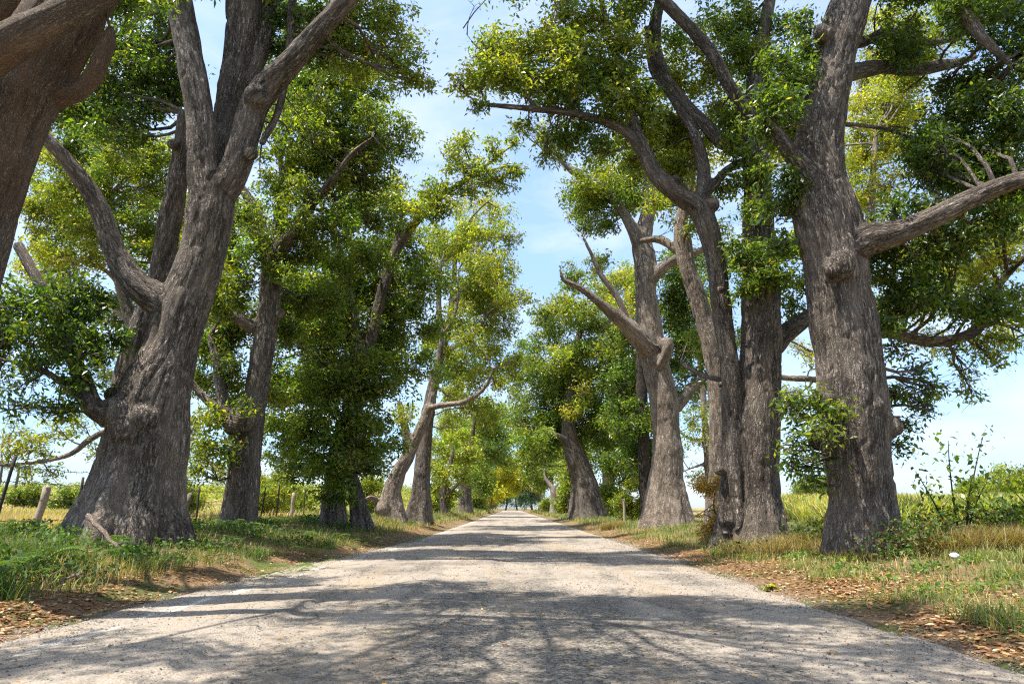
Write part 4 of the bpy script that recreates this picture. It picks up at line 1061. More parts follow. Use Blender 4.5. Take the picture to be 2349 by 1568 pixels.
shr = [
    (1100, 122, 3.6, 2.2, 'bright', 'sunlit green shrub on the left verge where the road narrows'),
    (1126, 185, 4, 2.8, 'gold', 'yellowish shrub on the left verge beside the distant road'),
    (1290, 88, 3.0, 1.8, 'bright', 'round bright shrub by the far right verge, in front of the bushy tree'),
    (1258, 120, 2.6, 1.8, 'bright', 'small green shrub by the far right verge near the pale-trunked tree'),
    (1432, 43, 2.6, 1.3, 'bright', 'leafy roadside shrub between the round-crowned and the forked tree'),
    (1455, 46, 3.2, 1.5, 'olive', 'tall thin shrub behind the right fence post'),
    (1400, 62, 2.6, 1.5, 'bright', 'pale green shrub behind the ivy-dark trunk'),
    (1612, 19.6, 1.9, .55, 'dry', 'orange dry shrub at the foot of the pale leaning trunk'),
    (445, 29, 1.3, 1.0, 'bright', 'yellow-green bush behind the fence, left of the slim straight trunk'),
    (640, 36, 2.3, 1.7, 'bright', 'low bush behind the fence posts, right of the slim straight trunk'),
    (690, 44, 2.6, 1.9, 'olive', 'olive bush in the left field behind the wooden post'),
    (870, 46, 2.6, 1.5, 'bright', 'green bush showing between twin trunks and hollow tree'),
    (1010, 66, 2.4, 1.8, 'bright', 'green bush by the far wooden posts on the left'),
    (225, 62, 2.0, 2.0, 'mid', 'round green bush on the rise beyond the left fence'),
    (120, 95, 3.0, 3.0, 'mid', 'dark green bush cluster on the skyline at far left'),
    (20, 90, 2.2, 2.4, 'olive', 'olive bush on the skyline, left of the dark green cluster'),
    (470, 75, 2.8, 2.6, 'bright', 'sunny bush on the skyline left of the slim trunk'),
]
for i, (px, Y, H, Rr, pl, lab) in enumerate(shr):
    simple_tree('shrub', lab, 'shrub', at(px, Y), Y, H, Rr, pl, .10 if Y < 30 else (.17 if Y < 60 else .36), 400 + i, 'wild shrubs along the avenue', stem=.04, low=.12, dens=1.0)

for i, (px, Y, H, Rr, pl, lab) in enumerate([(1842, 140, 5.5, 6, 'mid', 'low dark tree on the skyline just left of the massive knotted trunk'), (2290, 130, 5.5, 7, 'olive', 'wide flat tree on the skyline at the right edge beyond the cane'), (2180, 170, 5.5, 6, 'mid', 'small distant tree on the cane skyline, middle of three')]):
    simple_tree('tree', lab, 'tree', at(px, Y), Y, H, Rr, pl, .5, 450 + i, 'trees beyond the cane', stem=.3, low=.5)


def palm(label, px, Y, H, seed):
    rg = np.random.default_rng(seed)
    X = at(px, Y); gz = float(ground(np.array([X]), np.array([Y]))[0])
    root = empty('palm_tree', (X, Y, gz)); tag(root, label, 'palm', 'palms on the far left skyline')
    top = np.array([X + .3, Y, gz + H])
    tb = Tubes(); c = bez(np.array([X, Y, gz - .2]), top, np.array([.2, 0, 0]), 8); tb.add(c, np.linspace(.28, .18, 8), 8)
    link('trunk', local(tb.mesh('trunk', M['bark']), root.location), root)
    V, F, C, n = [], [], [], 0
    for k in range(16):
        a = k / 16 * 6.283 + rg.uniform(-.15, .15); el = rg.uniform(-.3, 1.1)
        d = np.array([math.cos(a) * math.cos(el), math.sin(a) * math.cos(el), math.sin(el)])
        t = np.linspace(0, 1, 12)[:, None]
        c = top + d * t * 2.2 - np.array([0, 0, 1.3]) * t ** 2
        sd = unit(np.cross(d, [0, 0, 1.0])); 
        for s in (-1, 1):
            b = c[1:]; tip = b + sd * s * .55 * (1 - .6 * t[1:]) - np.array([0, 0, .35]) + d * .2
            q = np.stack([b, b + d * .12, tip], 1)
            V.append(q.reshape(-1, 3)); F.append(np.arange(len(q) * 3).reshape(-1, 3) + n); n += len(q) * 3
    v, f = np.vstack(V), np.vstack(F)
    link('crown', local(make_mesh('crown', v, [f], np.tile([.06, .10, .03], (len(f), 1)) * rg.uniform(.7, 1.3, (len(f), 1)), [M['leaf']]), root.location), root)


palm('slender palm on the far left skyline between two fence posts', 52, 118, 6.2, 1)
palm('shorter palm on the far left skyline, right of the slender one', 90, 124, 5.6, 2)


# ------------------------------------------------------------------ grasses
def blades(name, pos, h, wd, lean, colours, seg, mat, label=None):
    """Curved tapering blades; pos (n,3), h, wd (n), lean (n), colours (n,3)."""
    n = len(pos)
    a = rng.uniform(0, 6.283, n)
    d = np.stack([np.cos(a), np.sin(a), np.zeros(n)], -1)
    sd = np.stack([-np.sin(a), np.cos(a), np.zeros(n)], -1)
    rows = []
    for k in range(seg):
        t = k / seg
        c = pos + d * (lean * h * t ** 1.7)[:, None] + np.array([0, 0, 1]) * (h * t * (1 - .28 * lean * t))[:, None]
        ww = (wd * (1 - .55 * t) * .5)[:, None]
        rows += [c - sd * ww, c + sd * ww]
    tip = pos + d * (lean * h)[:, None] + np.array([0, 0, 1]) * (h * (1 - .28 * lean - .18 * lean ** 2))[:, None]
    rows.append(tip)
    v = np.stack(rows, 1).reshape(-1, 3)
    m = 2 * seg + 1
    b = np.arange(n) * m
    fs = [np.stack([b + 2 * k, b + 2 * k + 1, b + 2 * k + 3, b + 2 * k + 2], -1) for k in range(seg - 1)]
    fs.append(np.stack([b + 2 * seg - 2, b + 2 * seg - 1, b + 2 * seg], -1))
    return make_mesh(name, v, fs, np.vstack([colours] * seg), [mat])


def spread(n, y0, y1):
    return y0 * np.exp(rng.uniform(0, 1, n) * math.log(y1 / y0))


GR, GD, ST, OLV = (.075, .135, .030), (.045, .085, .022), (.40, .30, .14), (.17, .18, .06)


def mixcol(n, items):
    c = np.array([i[0] for i in items]); p = np.array([i[1] for i in items], float)
    return c[rng.choice(len(c), n, p=p / p.sum())] * rng.uniform(.7, 1.3, (n, 1))


def put(x, y, sink=.01):
    return np.stack([x, y, ground(x, y) - sink], -1)


# short verge grass, thinner where the litter lies
n = 150000
yl = spread(n, 3.5, 170); dl = rng.uniform(0.25, 8.5, n) ** 1.0
xl = edgeL(yl) - dl
dens = n2(xl, yl, .55, 61, 3) + .5 * n2(xl, yl, 2.1, 62)
keep = (dens > rng.uniform(-.45, .55, n)) & (dl > .35 + .45 * rng.uniform(0, 1, n))
xl, yl, dl, dens = xl[keep], yl[keep], dl[keep], dens[keep]
n = len(xl)
dry = np.clip(.42 + .6 * n2(xl, yl, .35, 63) + .35 * (dl < 1.2) + .35 * (dl > 4.6), 0.05, .95)
cl_ = np.where((rng.uniform(0, 1, n) < dry)[:, None], mixcol(n, [(ST, 2), (OLV, 3), ((.20, .14, .07), 1)]), mixcol(n, [(GR, 3), (GD, 3), (OLV, 1)]))
hh = rng.uniform(.07, .22, n) * (1 + .9 * np.clip(dens, 0, 1)) * (1 + yl / 60)
tag(link('grass', blades('grass', put(xl, yl), hh, .006 + .00045 * yl, rng.uniform(.2, .95, n), cl_, 2, M['grass'])), 'short mixed green and dry grass on the left verge', 'grass', kind='stuff')
n = 120000
yr = spread(n, 3.5, 170); dr = rng.uniform(.25, 8.0, n)
xr = edgeR(yr) + dr
dens = n2(xr, yr, .6, 71, 3) + .5 * n2(xr, yr, 2.3, 72)
keep = (dens > rng.uniform(-.5, .6, n)) & (dr > .45 + .5 * rng.uniform(0, 1, n))
xr, yr, dr, dens = xr[keep], yr[keep], dr[keep], dens[keep]
n = len(xr)
dry = np.clip(.55 + .7 * n2(xr, yr, .35, 73) + .25 * (dr < 1.6) - .25 * (yr > 16), 0.05, .95)
cr_ = np.where((rng.uniform(0, 1, n) < dry)[:, None], mixcol(n, [(ST, 3), (OLV, 2.5), ((.27, .23, .12), 1)]), mixcol(n, [(GR, 3), (GD, 1.5), ((.12, .19, .05), 2)]))
hh = rng.uniform(.06, .19, n) * (1 + .8 * np.clip(dens, 0, 1)) * (1 + yr / 60)
tag(link('grass', blades('grass', put(xr, yr), hh, .006 + .00045 * yr, rng.uniform(.25, .95, n), cr_, 2, M['grass'])), 'short straw and green grass on the right verge', 'grass', kind='stuff')


# tufts of longer grass
def tufts(spots, per, h, colours, label, name='tall_grass'):
    X, Y, Hh = [], [], []
    for (x, y, r, s) in spots:
        k = int(per * s)
        X.append(x + rng.normal(0, r * .45, k)); Y.append(y + rng.normal(0, r * .45, k)); Hh.append(rng.uniform(.5, 1.1, k) * h * s)
    X, Y, Hh = map(np.concatenate, (X, Y, Hh))
    ok = (X < edgeL(Y) - .35) | (X > edgeR(Y) + .35)
    X, Y, Hh = X[ok], Y[ok], Hh[ok]
    n = len(X)
    tag(link(name, blades(name, put(X, Y, .03), Hh, np.full(n, .009), rng.uniform(.25, 1.0, n), mixcol(n, colours), 4, M['grass'])), label, 'grass', kind='stuff')


sp = []
for px, py, s in ((60, 1330, 1), (170, 1345, .8), (300, 1380, .7), (120, 1290, 1.0), (20, 1380, 1), (440, 1330, .7), (480, 1290, .8), (640, 1255, .8), (720, 1250, .7), (560, 1300, .7), (200, 1290, .9), (30, 1270, 1.1), (360, 1310, .8), (90, 1395, .8), (780, 1235, .8), (330, 1265, .7)):
    d = math.atan((py - CYP) / FPX) - PITCH
    Yg = (EYE - .35) / math.tan(d)
    sp.append((at(px, Yg), Yg, .45, s))
tufts(sp, 420, .42, [(GR, 4), (GD, 3), (OLV, 1)], 'clumps of longer dark green grass on the shaded left verge')
sp = []
for px, py, s in ((1690, 1270, .8), (2140, 1380, .8), (2200, 1400, .9), (1790, 1290, .7), (1840, 1310, .7), (1940, 1345, .6), (2050, 1350, .6), (2250, 1430, .7), (2170, 1300, .9), (2290, 1310, .9), (2230, 1330, .8), (1520, 1240, .8), (1450, 1225, .8), (2330, 1350, .9), (1610, 1262, .8)):
    d = math.atan((py - CYP) / FPX) - PITCH
    Yg = (EYE - .22) / math.tan(d)
    sp.append((at(px, Yg), Yg, .42, s))
tufts(sp, 380, .34, [((.12, .19, .05), 3), (GR, 2), (OLV, 3), (ST, 2)], 'clumps of grey-green grass on the sunlit right verge')
sp = [(at(px, Y), Y, .5, s) for px, Y, s in ((1750, 14.2, .9), (1700, 14.4, .7), (1800, 14.4, 1.0), (1850, 13.5, .8), (1660, 15.0, .8), (2090, 12.4, .9), (2130, 12.2, 1), (2180, 12.3, 1.05), (2240, 12.2, 1), (2300, 12.1, 1), (2350, 12.0, 1), (2400, 12, 1), (2150, 12.9, 1), (2220, 13, 1), (2290, 13, 1.1), (2350, 13, 1.1), (1900, 12.4, .5), (1760, 15, .9), (1820, 15.2, .9), (1620, 19, .8), (1380, 33, .9), (1400, 33.5, .9))]
tufts(sp, 1000, .62, [(ST, 2.5), ((.26, .19, .09), 3), ((.13, .085, .045), 4), (OLV, 2)], 'tall dry straw grass around the feet of the right trunks')
sp = [(at(px, Y), Y, .8, s) for px, Y, s in ((-60, 15, 1), (10, 15.5, 1), (40, 17, .9), (110, 17, .9), (-40, 18, 1), (160, 19, .8), (80, 20, .9), (0, 21, 1))]
tufts(sp, 500, .75, [(ST, 4), ((.22, .14, .07), 3), (OLV, 2)], 'rusty dry grass along the left fence')

# left field: straw coloured pasture
n = 60000
y = spread(n, 14, 120); x = -11 - rng.uniform(0, 1, n) * (y * .85 - 6).clip(1)
keep = (n2(x, y, .25, 81, 3) > rng.uniform(-.6, .3, n)); x, y = x[keep], y[keep]; n = len(x)
g = n2(x, y, .09, 82) > .05 + rng.uniform(-.1, .1, n)
tag(link('dry_grass', blades('dry_grass', put(x, y), rng.uniform(.2, .5, n) * (1 + y / 120), .010 + .0008 * y, rng.uniform(.2, .9, n), np.where(g[:, None], mixcol(n, [((.16, .2, .05), 1), (OLV, 1)]), mixcol(n, [(ST, 3), ((.48, .37, .19), 2)])), 2, M['grass'])), 'straw coloured pasture grass behind the left fence', 'grass', kind='stuff')

# scrub covering the far slope
n = 9000
y = rng.uniform(95, 240, n); x = -y * rng.uniform(.08, .95, n)
keep = n2(x, y, .04, 83, 3) > -.12; x, y = x[keep], y[keep]
c = put(x, y, 0) + np.stack([np.zeros(len(x)), np.zeros(len(x)), rng.uniform(.1, 1.3, len(x)) * (1 + n2(x, y, .05, 84)).clip(.3)], -1)
p = np.repeat(c, 10, 0) + rng.normal(size=(len(c) * 10, 3)) * [.8, .8, .45]
lv, lf, cc = leaves_at(p, rng, .5, pick(rng, 'olive', len(p)))
tag(link('scrub', make_mesh('scrub', lv, [lf], cc, [M['leaf']])), 'low green scrub covering the far rise at left', 'scrub', kind='stuff')

# sugar cane
n = 52000
y = spread(n, 15.5, 110); x = np.maximum(9.3, 4 + y * .28) + rng.uniform(0, 1, n) ** 1.1 * y * .62
keep = x > 9.6 + (y < 18) * 1.5; x, y = x[keep], y[keep]; n = len(x)
hgt = rng.uniform(.65, 1.12, n) * (1.15 + .012 * (y - 15)) * (1 + .12 * n2(x, y, .15, 91))
front = np.clip((y - 15) / 10, 0, 1)
yl_ = rng.uniform(0, 1, n) < .25 + .45 * front
tag(link('sugarcane', blades('sugarcane', put(x, y), hgt, .022 + .0011 * y, rng.uniform(.25, .9, n), np.where(yl_[:, None], mixcol(n, [((.40, .37, .10), 3), ((.46, .33, .12), 1.2)]), mixcol(n, [((.17, .25, .07), 3), ((.24, .31, .11), 2)])), 4, M['grass'])), 'pale green and yellowing cane field beyond the right trunks', 'cane', kind='stuff')


# broad-leaved weeds and feathery ferny growth
def weeds(label, spots, per, leaf, h, items, name='weeds'):
    B = []
    for (x, y, r, s) in spots:
        k = int(per * s)
        q = np.stack([x + rng.normal(0, r * .5, k), y + rng.normal(0, r * .5, k)], -1)
        B.append(np.c_[q, ground(q[:, 0], q[:, 1]) + h * s * rng.uniform(.1, 1, k) ** .8])
    p = np.vstack(B)
    lv, lf, cc = leaves_at(p, rng, leaf, mixcol(len(p), items), .1, .7, .55)
    return tag(link(name, make_mesh(name, lv, [lf], cc, [M['grass']])), label, 'weeds', kind='stuff')


def gspot(lst, hz):
    o = []
    for px, py, s in lst:
        Yg = (EYE - hz) / math.tan(math.atan((py - CYP) / FPX) - PITCH)
        o.append((at(px, Yg), Yg, .38 * max(.6, s), s))
    return o


lw = [(rng.uniform(0, 900), 0, 0) for _ in range(70)]
lw = []
for _ in range(150):
    Yg = spread(1, 6, 40)[0]; lw.append((edgeL(Yg) - rng.uniform(.9, 5.5), Yg, rng.uniform(.25, .5), rng.uniform(.5, 1.1)))
weeds('dark green broad-leaved weeds scattered on the left verge', lw, 130, .085, .30, [(GR, 3), (GD, 3), ((.10, .17, .03), 2)])
rw = []
for _ in range(70):
    Yg = spread(1, 5.5, 45)[0]; rw.append((edgeR(Yg) + rng.uniform(.9, 4.5), Yg, rng.uniform(.2, .45), rng.uniform(.4, .9)))
weeds('light green broad-leaved weeds scattered on the right verge', rw, 110, .075, .20, [((.13, .22, .05), 3), (GR, 2), ((.20, .24, .05), 1)])
weeds('dark creeper and brambles around the foot of the nearest right trunk', [(at(px, Y), Y, .5, s) for px, Y, s in ((2020, 12.1, 1.2), (2060, 12.2, 1.1), (1980, 11.9, .8), (2100, 12.8, 1.4), (2150, 13.2, 1.5), (2200, 13.4, 1.4), (2260, 13.4, 1.4), (2330, 13.3, 1.4), (1850, 14.2, 1.4), (1830, 14.6, 1.3), (1800, 14.6, 1.1), (1870, 13.6, 1.1), (2390, 13.2, 1.4), (1660, 14.6, .7))], 300, .085, .55, [(GD, 4), (GR, 2), ((.12, .06, .03), 2), (OLV, 1)], 'undergrowth')


# ferny fronds on the left verge
V, F, C, n0 = [], [], [], 0
fs = gspot([(640, 1262, 1), (700, 1255, .9), (560, 1225, 1.1), (600, 1240, 1), (420, 1270, .9), (300, 1260, .8), (240, 1275, .9), (830, 1225, 1), (750, 1236, 1), (150, 1290, 1), (90, 1300, 1), (960, 1212, .9), (500, 1262, .8), (870, 1218, .9), (770, 1224, 1), (340, 1190, .6)], .42)
for (x, y, r, s) in fs:
    for k in range(11):
        a = rng.uniform(0, 6.283); ln = rng.uniform(.4, .8) * s; b = put(np.array([x + rng.normal(0, .15)]), np.array([y + rng.normal(0, .15)]))[0]
        d = np.array([math.cos(a), math.sin(a), 0]); sd = np.array([-d[1], d[0], 0])
        t = np.linspace(.12, 1, 18)
        c = b + d * (ln * .8 * t)[:, None] + np.array([0, 0, 1]) * (ln * (1.1 * t - .75 * t * t))[:, None]
        for sg in (-1, 1):
            wl = (.16 * ln * (np.sin(t * 2.7) * .9 + .1))[:, None]
            tip = c + sd * sg * wl + d * wl * .35 - np.array([0, 0, .25]) * wl
            V.append(np.stack([c, c + d * .022 * s, tip], 1).reshape(-1, 3)); F.append(np.arange(len(t) * 3).reshape(-1, 3) + n0); n0 += len(t) * 3
            C.append(np.tile(np.array(GR) * rng.uniform(.8, 1.7) * [1, 1, .8], (len(t), 1)))
tag(link('fern_fronds', make_mesh('fern_fronds', np.vstack(V), [np.vstack(F)], np.vstack(C), [M['leaf']])), 'feathery green fronds among the left verge weeds', 'weeds', kind='stuff')

# ------------------------------------------------------------------ leaf litter and gravel
n = 100000
side = rng.uniform(0, 1, n) < .5
y = spread(n, 3.2, 45)
d = np.where(rng.uniform(0, 1, n) < .42, rng.normal(.35, .5, n), rng.uniform(0, 5.5, n))
d = np.where(~side & (rng.uniform(0, 1, n) < .3), rng.uniform(.2, 1.9, n), d)
x = np.where(side, edgeL(y) - d, edgeR(y) + d)
keep = (d > -.25) & (n2(x, y, 1.1, 95, 2) > rng.uniform(-.5, .35, n)); x, y, d = x[keep], y[keep], d[keep]
n = len(x)
z = np.maximum(ground(x, y), road_z(x, y)) + rng.uniform(.004, .03, n)
lv, lf, cc = leaves_at(np.stack([x, y, z], -1), rng, .085 * rng.uniform(.5, 1.25, n), mixcol(n, [((.28, .13, .055), 3), ((.36, .21, .09), 3), ((.17, .085, .045), 3.5), ((.46, .34, .19), 2)]), 0, .9, .5)
lv = lv.reshape(-1, 4, 3); lv[:, :, 2] = z[:, None] + (lv[:, :, 2] - z[:, None]) * .30; lv = lv.reshape(-1, 3)
tag(link('leaf_litter', make_mesh('leaf_litter', lv, [lf], cc, [M['litter']])), 'orange brown fallen leaves along both road edges', 'leaves', kind='stuff')
n = 420
y = spread(n, 3.4, 30); x = rng.uniform(-4.3, 3.6, n)
z = road_z(x, y) + .008
lv, lf, cc = leaves_at(np.stack([x, y, z], -1), rng, .06, mixcol(n, [((.34, .15, .05), 4), ((.45, .26, .06), 2), ((.30, .30, .05), 1)]), 0, .9, .45)
lv = lv.reshape(-1, 4, 3); lv[:, :, 2] = z[:, None] + (lv[:, :, 2] - z[:, None]) * .4; lv = lv.reshape(-1, 3)
tag(link('leaf_litter', make_mesh('leaf_litter', lv, [lf], cc, [M['litter']])), 'scattered dry leaves on the open road', 'leaves', kind='stuff')
# pebbles: squashed octahedra
n = 60000
y = spread(n, 2.6, 26)
x = np.where(rng.uniform(0, 1, n) < .35, np.where(rng.uniform(0, 1, n) < .5, edgeL(y) + np.abs(rng.normal(0, .45, n)), edgeR(y) - np.abs(rng.normal(0, .45, n))), rng.uniform(-4.4, 3.7, n))
keep = n2(x, y, .7, 97, 3) > rng.uniform(-.5, .45, n); x, y = x[keep], y[keep]; n = len(x)
r = .004 + .0105 * rng.uniform(0, 1, n) ** 4 + .00022 * y
c = np.stack([x, y, np.maximum(road_z(x, y), ground(x, y)) + r * .3], -1)
o = np.array([[1, 0, 0], [0, 1, 0], [-1, 0, 0], [0, -1, 0], [0, 0, .7], [0, 0, -.7]], float)
v = c[:, None] + (o[None] * r[:, None, None]) * rng.uniform(.6, 1.4, (n, 6, 3))
tri = np.array([[0, 1, 4], [1, 2, 4], [2, 3, 4], [3, 0, 4]])
f = (np.arange(n)[:, None, None] * 6 + tri[None]).reshape(-1, 3)
pc = np.array([(.20, .18, .155), (.28, .25, .21), (.08, .072, .065), (.14, .11, .085)])[rng.choice(4, n, p=[.4, .25, .22, .13])] * rng.uniform(.8, 1.2, (n, 1))
tag(link('gravel', make_mesh('gravel', v.reshape(-1, 3), [f], np.repeat(pc, 4, 0), [M['stone']])), 'loose grey stones scattered over the road', 'gravel', kind='stuff')


# ------------------------------------------------------------------ fences
def stake(c0, c1, r, sides, mat, name, parent, taper=.9):
    tb = Tubes(); c = np.linspace(c0, c1, 7); c[1:-1] += rng.normal(size=(5, 3)) * r * .12
    tb.add(c, np.linspace(r, r * taper, 7) * rng.uniform(.94, 1.06, 7), sides)
    me = tb.mesh(name, mat)
    return link(name, local(me, parent.location) if parent else me, parent)


fence = empty('wire_fence', (-10.3, 14, .55))
tag(fence, 'barbed wire fence of iron stakes and wooden posts behind the left trunks', 'fence')
tops = []
for px, kind, hgt, lean in ((-160, 'i', 1.5, .1), (-70, 'w', 1.2, 0), (4, 'i', 1.15, .16), (68, 'i', 1.62, .16), (138, 'w', 1.05, .20), (240, 'i', 1.3, 0), (330, 'w', 1.2, 0), (412, 'i', 1.3, 0), (462, 'g', 1.0, .18), (489, 'i', 1.25, 0), (592, 'g', 1.2, 0), (632, 'i', 1.35, .1), (668, 'i', 1.5, .03), (703, 'w', 1.25, 0), (727, 'i', 1.5, 0),
                            (760, 'w', 1.3, 0), (800, 'i', 1.4, 0), (850, 'w', 1.3, 0), (878, 'i', 1.4, 0), (930, 'w', 1.3, 0), (995, 'w', 1.5, 0), (1008, 'i', 1.5, 0), (1018, 'w', 1.5, .1), (1041, 'w', 1.6, 0)):
    Y = 10.35 / ((CXP - px) / FPX * 1.03)
    x = -10.35 + .05 * rng.normal()
    gz = float(ground(np.array([x]), np.array([Y]))[0])
    a, b = np.array([x, Y, gz - .3]), np.array([x + lean * hgt, Y, gz + hgt])
    if kind == 'i':
        stake(a, b, .032, 5, M['iron'], 'iron_stake', fence, 1.0)
    else:
        stake(a, b, .085, 9, M['post'] if kind == 'w' else M['postgreen'], 'wooden_post', fence)
    tops.append((x, Y, gz, lean))
for hz in (.35, .78, 1.12, 1.42):
    tb = Tubes()
    pts = []
    for (x0, y0, g0, l0), (x1, y1, g1, l1) in zip(tops[:-1], tops[1:]):
        for t in np.linspace(0, 1, 8, endpoint=False):
            pts.append([x0 + (x1 - x0) * t + l0 * hz * (1 - t) + l1 * hz * t + .03, y0 + (y1 - y0) * t, g0 + (g1 - g0) * t + hz - .09 * t * (1 - t) + .02 * rng.normal() * .4])
    pts = np.array(pts)
    tb.add(pts, np.full(len(pts), .006), 4)
    # barbs
    d = catmull(np.c_[pts[:120], np.zeros((min(120, len(pts)), 1))], .12)[:, :3]
    for q in d[::1]:
        if q[1] < 32:
            e = rng.normal(size=3) * .03
            tb.add(np.array([q - e, q, q + e]), np.array([.004, .006, .004]), 3, False)
    me = tb.mesh('barbed_wire', M['iron'])
    link('barbed_wire', local(me, fence.location), fence)

x, Y = at(1417, 41), 41.0
g = float(ground(np.array([x]), np.array([Y]))[0])
pr = empty('fence_post', (x, Y, g)); tag(pr, 'lone thin reddish wooden post standing in the right verge grass', 'post')
stake(np.array([x, Y, g - .3]), np.array([x, Y, g + 1.3]), .08, 7, M['post'], 'post', pr, .85)
tb = Tubes(); tb.add(np.array([[x - .1, Y, g + .8], [x, Y - .08, g + .8], [x + .1, Y, g + .8], [x + .02, Y + .08, g + .8]]), np.full(4, .008), 4)
link('wire_loop', local(tb.mesh('wire_loop', M['iron']), pr.location), pr)

# utility pole far left
x, Y = at(9, 130), 130.0
g = float(ground(np.array([x]), np.array([Y]))[0])
up = empty('utility_pole', (x, Y, g)); tag(up, 'distant utility pole on the skyline at the left edge', 'pole')
stake(np.array([x, Y, g - .3]), np.array([x, Y, g + 6.5]), .16, 8, M['post'], 'pole', up, .7)
stake(np.array([x - .9, Y - .17, g + 6.0]), np.array([x + .9, Y - .17, g + 6.0]), .07, 6, M['post'], 'crossarm', up, 1)

# ------------------------------------------------------------------ small things
def on_ground(px, py, hz=0.0):
    Yg = (EYE - hz) / math.tan(math.atan((py - CYP) / FPX) - PITCH)
    xx = at(px, Yg)
    return xx, Yg


# fallen branches by the big left tree
def branch(label, a, b, r, forks, mat='deadwood'):
    a, b = np.array(a, float), np.array(b, float)
    root = empty('fallen_branch', a); tag(root, label, 'branch')
    tb = Tubes(); c = bez(a, b, np.array([0, 0, .05]), 14); c[1:-1] += rng.normal(size=(12, 3)) * .012
    tb.add(c, np.linspace(r, r * .45, 14), 8)
    link('stem', local(tb.mesh('stem', M[mat]), a), root)
    for k, (t, dx, dy, dz, rr) in enumerate(forks):
        q = c[int(t * 13)]
        tb = Tubes(); tb.add(bez(q, q + np.array([dx, dy, dz]), np.array([.03, 0, .03]), 6), np.linspace(rr, rr * .4, 6), 6)
        link('side_twig', local(tb.mesh('side_twig', M[mat]), a), root)


def gz_(x, y):
    return float(ground(np.array([x]), np.array([y]))[0])


x0, x1 = at(252, 12.3), at(345, 11.2)
branch('thick pale dead branch propped against the foot of the huge forked tree', (x0, 12.4, gz_(x0, 12.4) + .50), (x1, 11.3, gz_(x1, 11.3) + .06), .05, [(.45, .10, -.15, -.22, .02), (.7, .5, -.2, .0, .018)])
x0, x1 = at(140, 10.5), at(205, 10.4)
branch('grey dead stick lying in the left verge grass', (x0, 10.5, gz_(x0, 10.5) + .14), (x1, 10.3, gz_(x1, 10.3) + .08), .022, [(.5, .2, .05, .08, .008)])
x0, x1 = at(215, 8.5), at(262, 8.9)
branch('curved pale stick half buried in weeds below the dead branch', (x0, 8.5, gz_(x0, 8.5) + .10), (x1, 9.0, gz_(x1, 9.0) + .16), .018, [(.6, .1, .1, .1, .007)])

# crumpled yellow-green husk on the road
x, Y = on_ground(1722, 1352)
z = float(road_z(np.array([x]), np.array([Y]))[0])
hs = empty('leaf_husk', (x, Y, z)); tag(hs, 'crumpled yellow-green banana leaf scrap lying on the right side of the road', 'leaf scrap')
for k in range(4):
    u, v = np.meshgrid(np.linspace(-1, 1, 16), np.linspace(-1, 1, 8))
    u, v = u.ravel(), v.ravel()
    ang = rng.uniform(-.5, .5)
    px_ = u * .13 * rng.uniform(.8, 1.1); py_ = v * .045
    zz = .045 + .035 * np.sin(u * 3 + k) + .022 * np.sin(v * 4 + u * 5 + k) + .012 * k
    vv = np.stack([px_ * math.cos(ang) - py_ * math.sin(ang) + (k - 1.5) * .03, px_ * math.sin(ang) + py_ * math.cos(ang), np.maximum(zz * (1 - .55 * (u > .4)), .004)], -1)
    i = (np.arange(7)[:, None] * 16 + np.arange(15)[None]).ravel()
    q = np.stack([i, i + 1, i + 17, i + 16], -1)
    cc = np.where((np.sin(v[i] * 9 + k) > 0)[:, None], [.36, .31, .04], [.09, .10, .015]) * rng.uniform(.7, 1.2, (len(q), 1))
    link('leaf_fold', make_mesh('leaf_fold', vv, [q], cc, [M['leaf']], smooth_=True), hs)


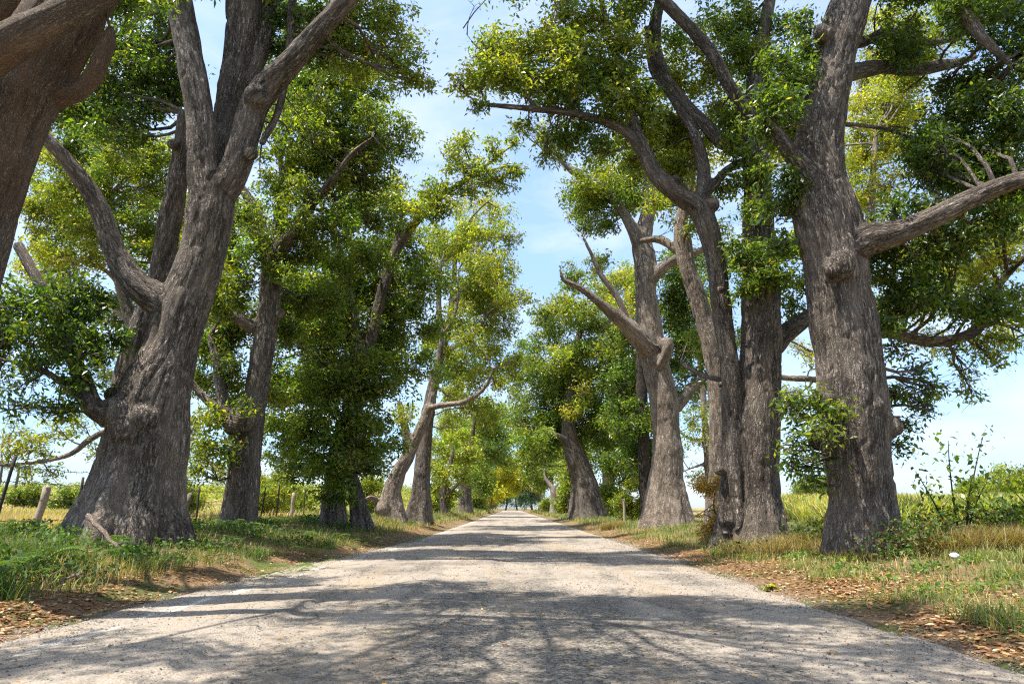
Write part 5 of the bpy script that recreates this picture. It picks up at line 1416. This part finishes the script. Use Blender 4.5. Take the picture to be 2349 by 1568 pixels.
def crumple(label, px, py, hz, s):
    x, Y = on_ground(px, py, hz)
    z = gz_(x, Y)
    a = np.linspace(0, 2 * math.pi, 12, endpoint=False); rows = []
    for k, e in enumerate(np.linspace(-.9, 1.4, 6)):
        rows.append(np.stack([np.cos(a) * math.cos(e), np.sin(a) * math.cos(e) * .7, np.full(12, math.sin(e) * .6)], -1) * s * rng.uniform(.65, 1.3, (12, 1)))
    v = np.vstack(rows) + [0, 0, s * .55]
    i = (np.arange(5)[:, None] * 12 + np.arange(12)[None]); j = (np.arange(5)[:, None] * 12 + (np.arange(12)[None] + 1) % 12)
    q = np.stack([i, j, j + 12, i + 12], -1).reshape(-1, 4)
    tag(link('litter', make_mesh('litter', v, [q, np.arange(60, 72)[None] - 12], mats=[M['white']]), loc=(x, Y, z + .06)), label, 'litter')


crumple('crumpled white plastic in the weeds right of the massive knotted trunk', 2118, 1290, .3, .07)
crumple('flat white scrap in dry grass between the two big right trunks', 1968, 1262, .3, .06)

# sapling with large leaves beside the nearest right trunk
def sapling(label, X, Y, stems, seed):
    rg = np.random.default_rng(seed)
    g = gz_(X, Y); root = empty('sapling', (X, Y, g)); tag(root, label, 'sapling')
    tb = Tubes(); pts, cl = [], []
    for (px, py, dY) in stems:
        e, m = P(px, py, Y + dY)
        c = bez(np.array([X, Y, g - .1]), e, np.array([rg.normal() * .1, 0, .25]), 12)
        tb.add(c, np.linspace(.022, .006, 12), 6)
        for q in c[5:]:
            for _ in range(11):
                pts.append(q + rg.normal(size=3) * [.16, .16, .12])
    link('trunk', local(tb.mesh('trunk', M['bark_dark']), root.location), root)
    p = np.array(pts)
    lv, lf, cc = leaves_at(p, rg, .115, pick(rg, 'mid', len(p)), .5, .6, .62)
    link('crown', local(make_mesh('crown', lv, [lf], cc, [M['leaf']]), root.location), root)


sapling('young broad-leaved sapling right of the massive knotted trunk, against the sky', at(2135, 12.9), 12.9, [(2175, 1010, -.2), (2255, 1000, -.1), (2230, 1090, -.3), (2100, 1080, .1), (2265, 1105, -.2)], 5)
sapling('small sapling at the right picture edge, above the dry grass', at(2330, 12.6), 12.6, [(2335, 1105, 0), (2355, 1085, .2), (2318, 1120, 0)], 6)
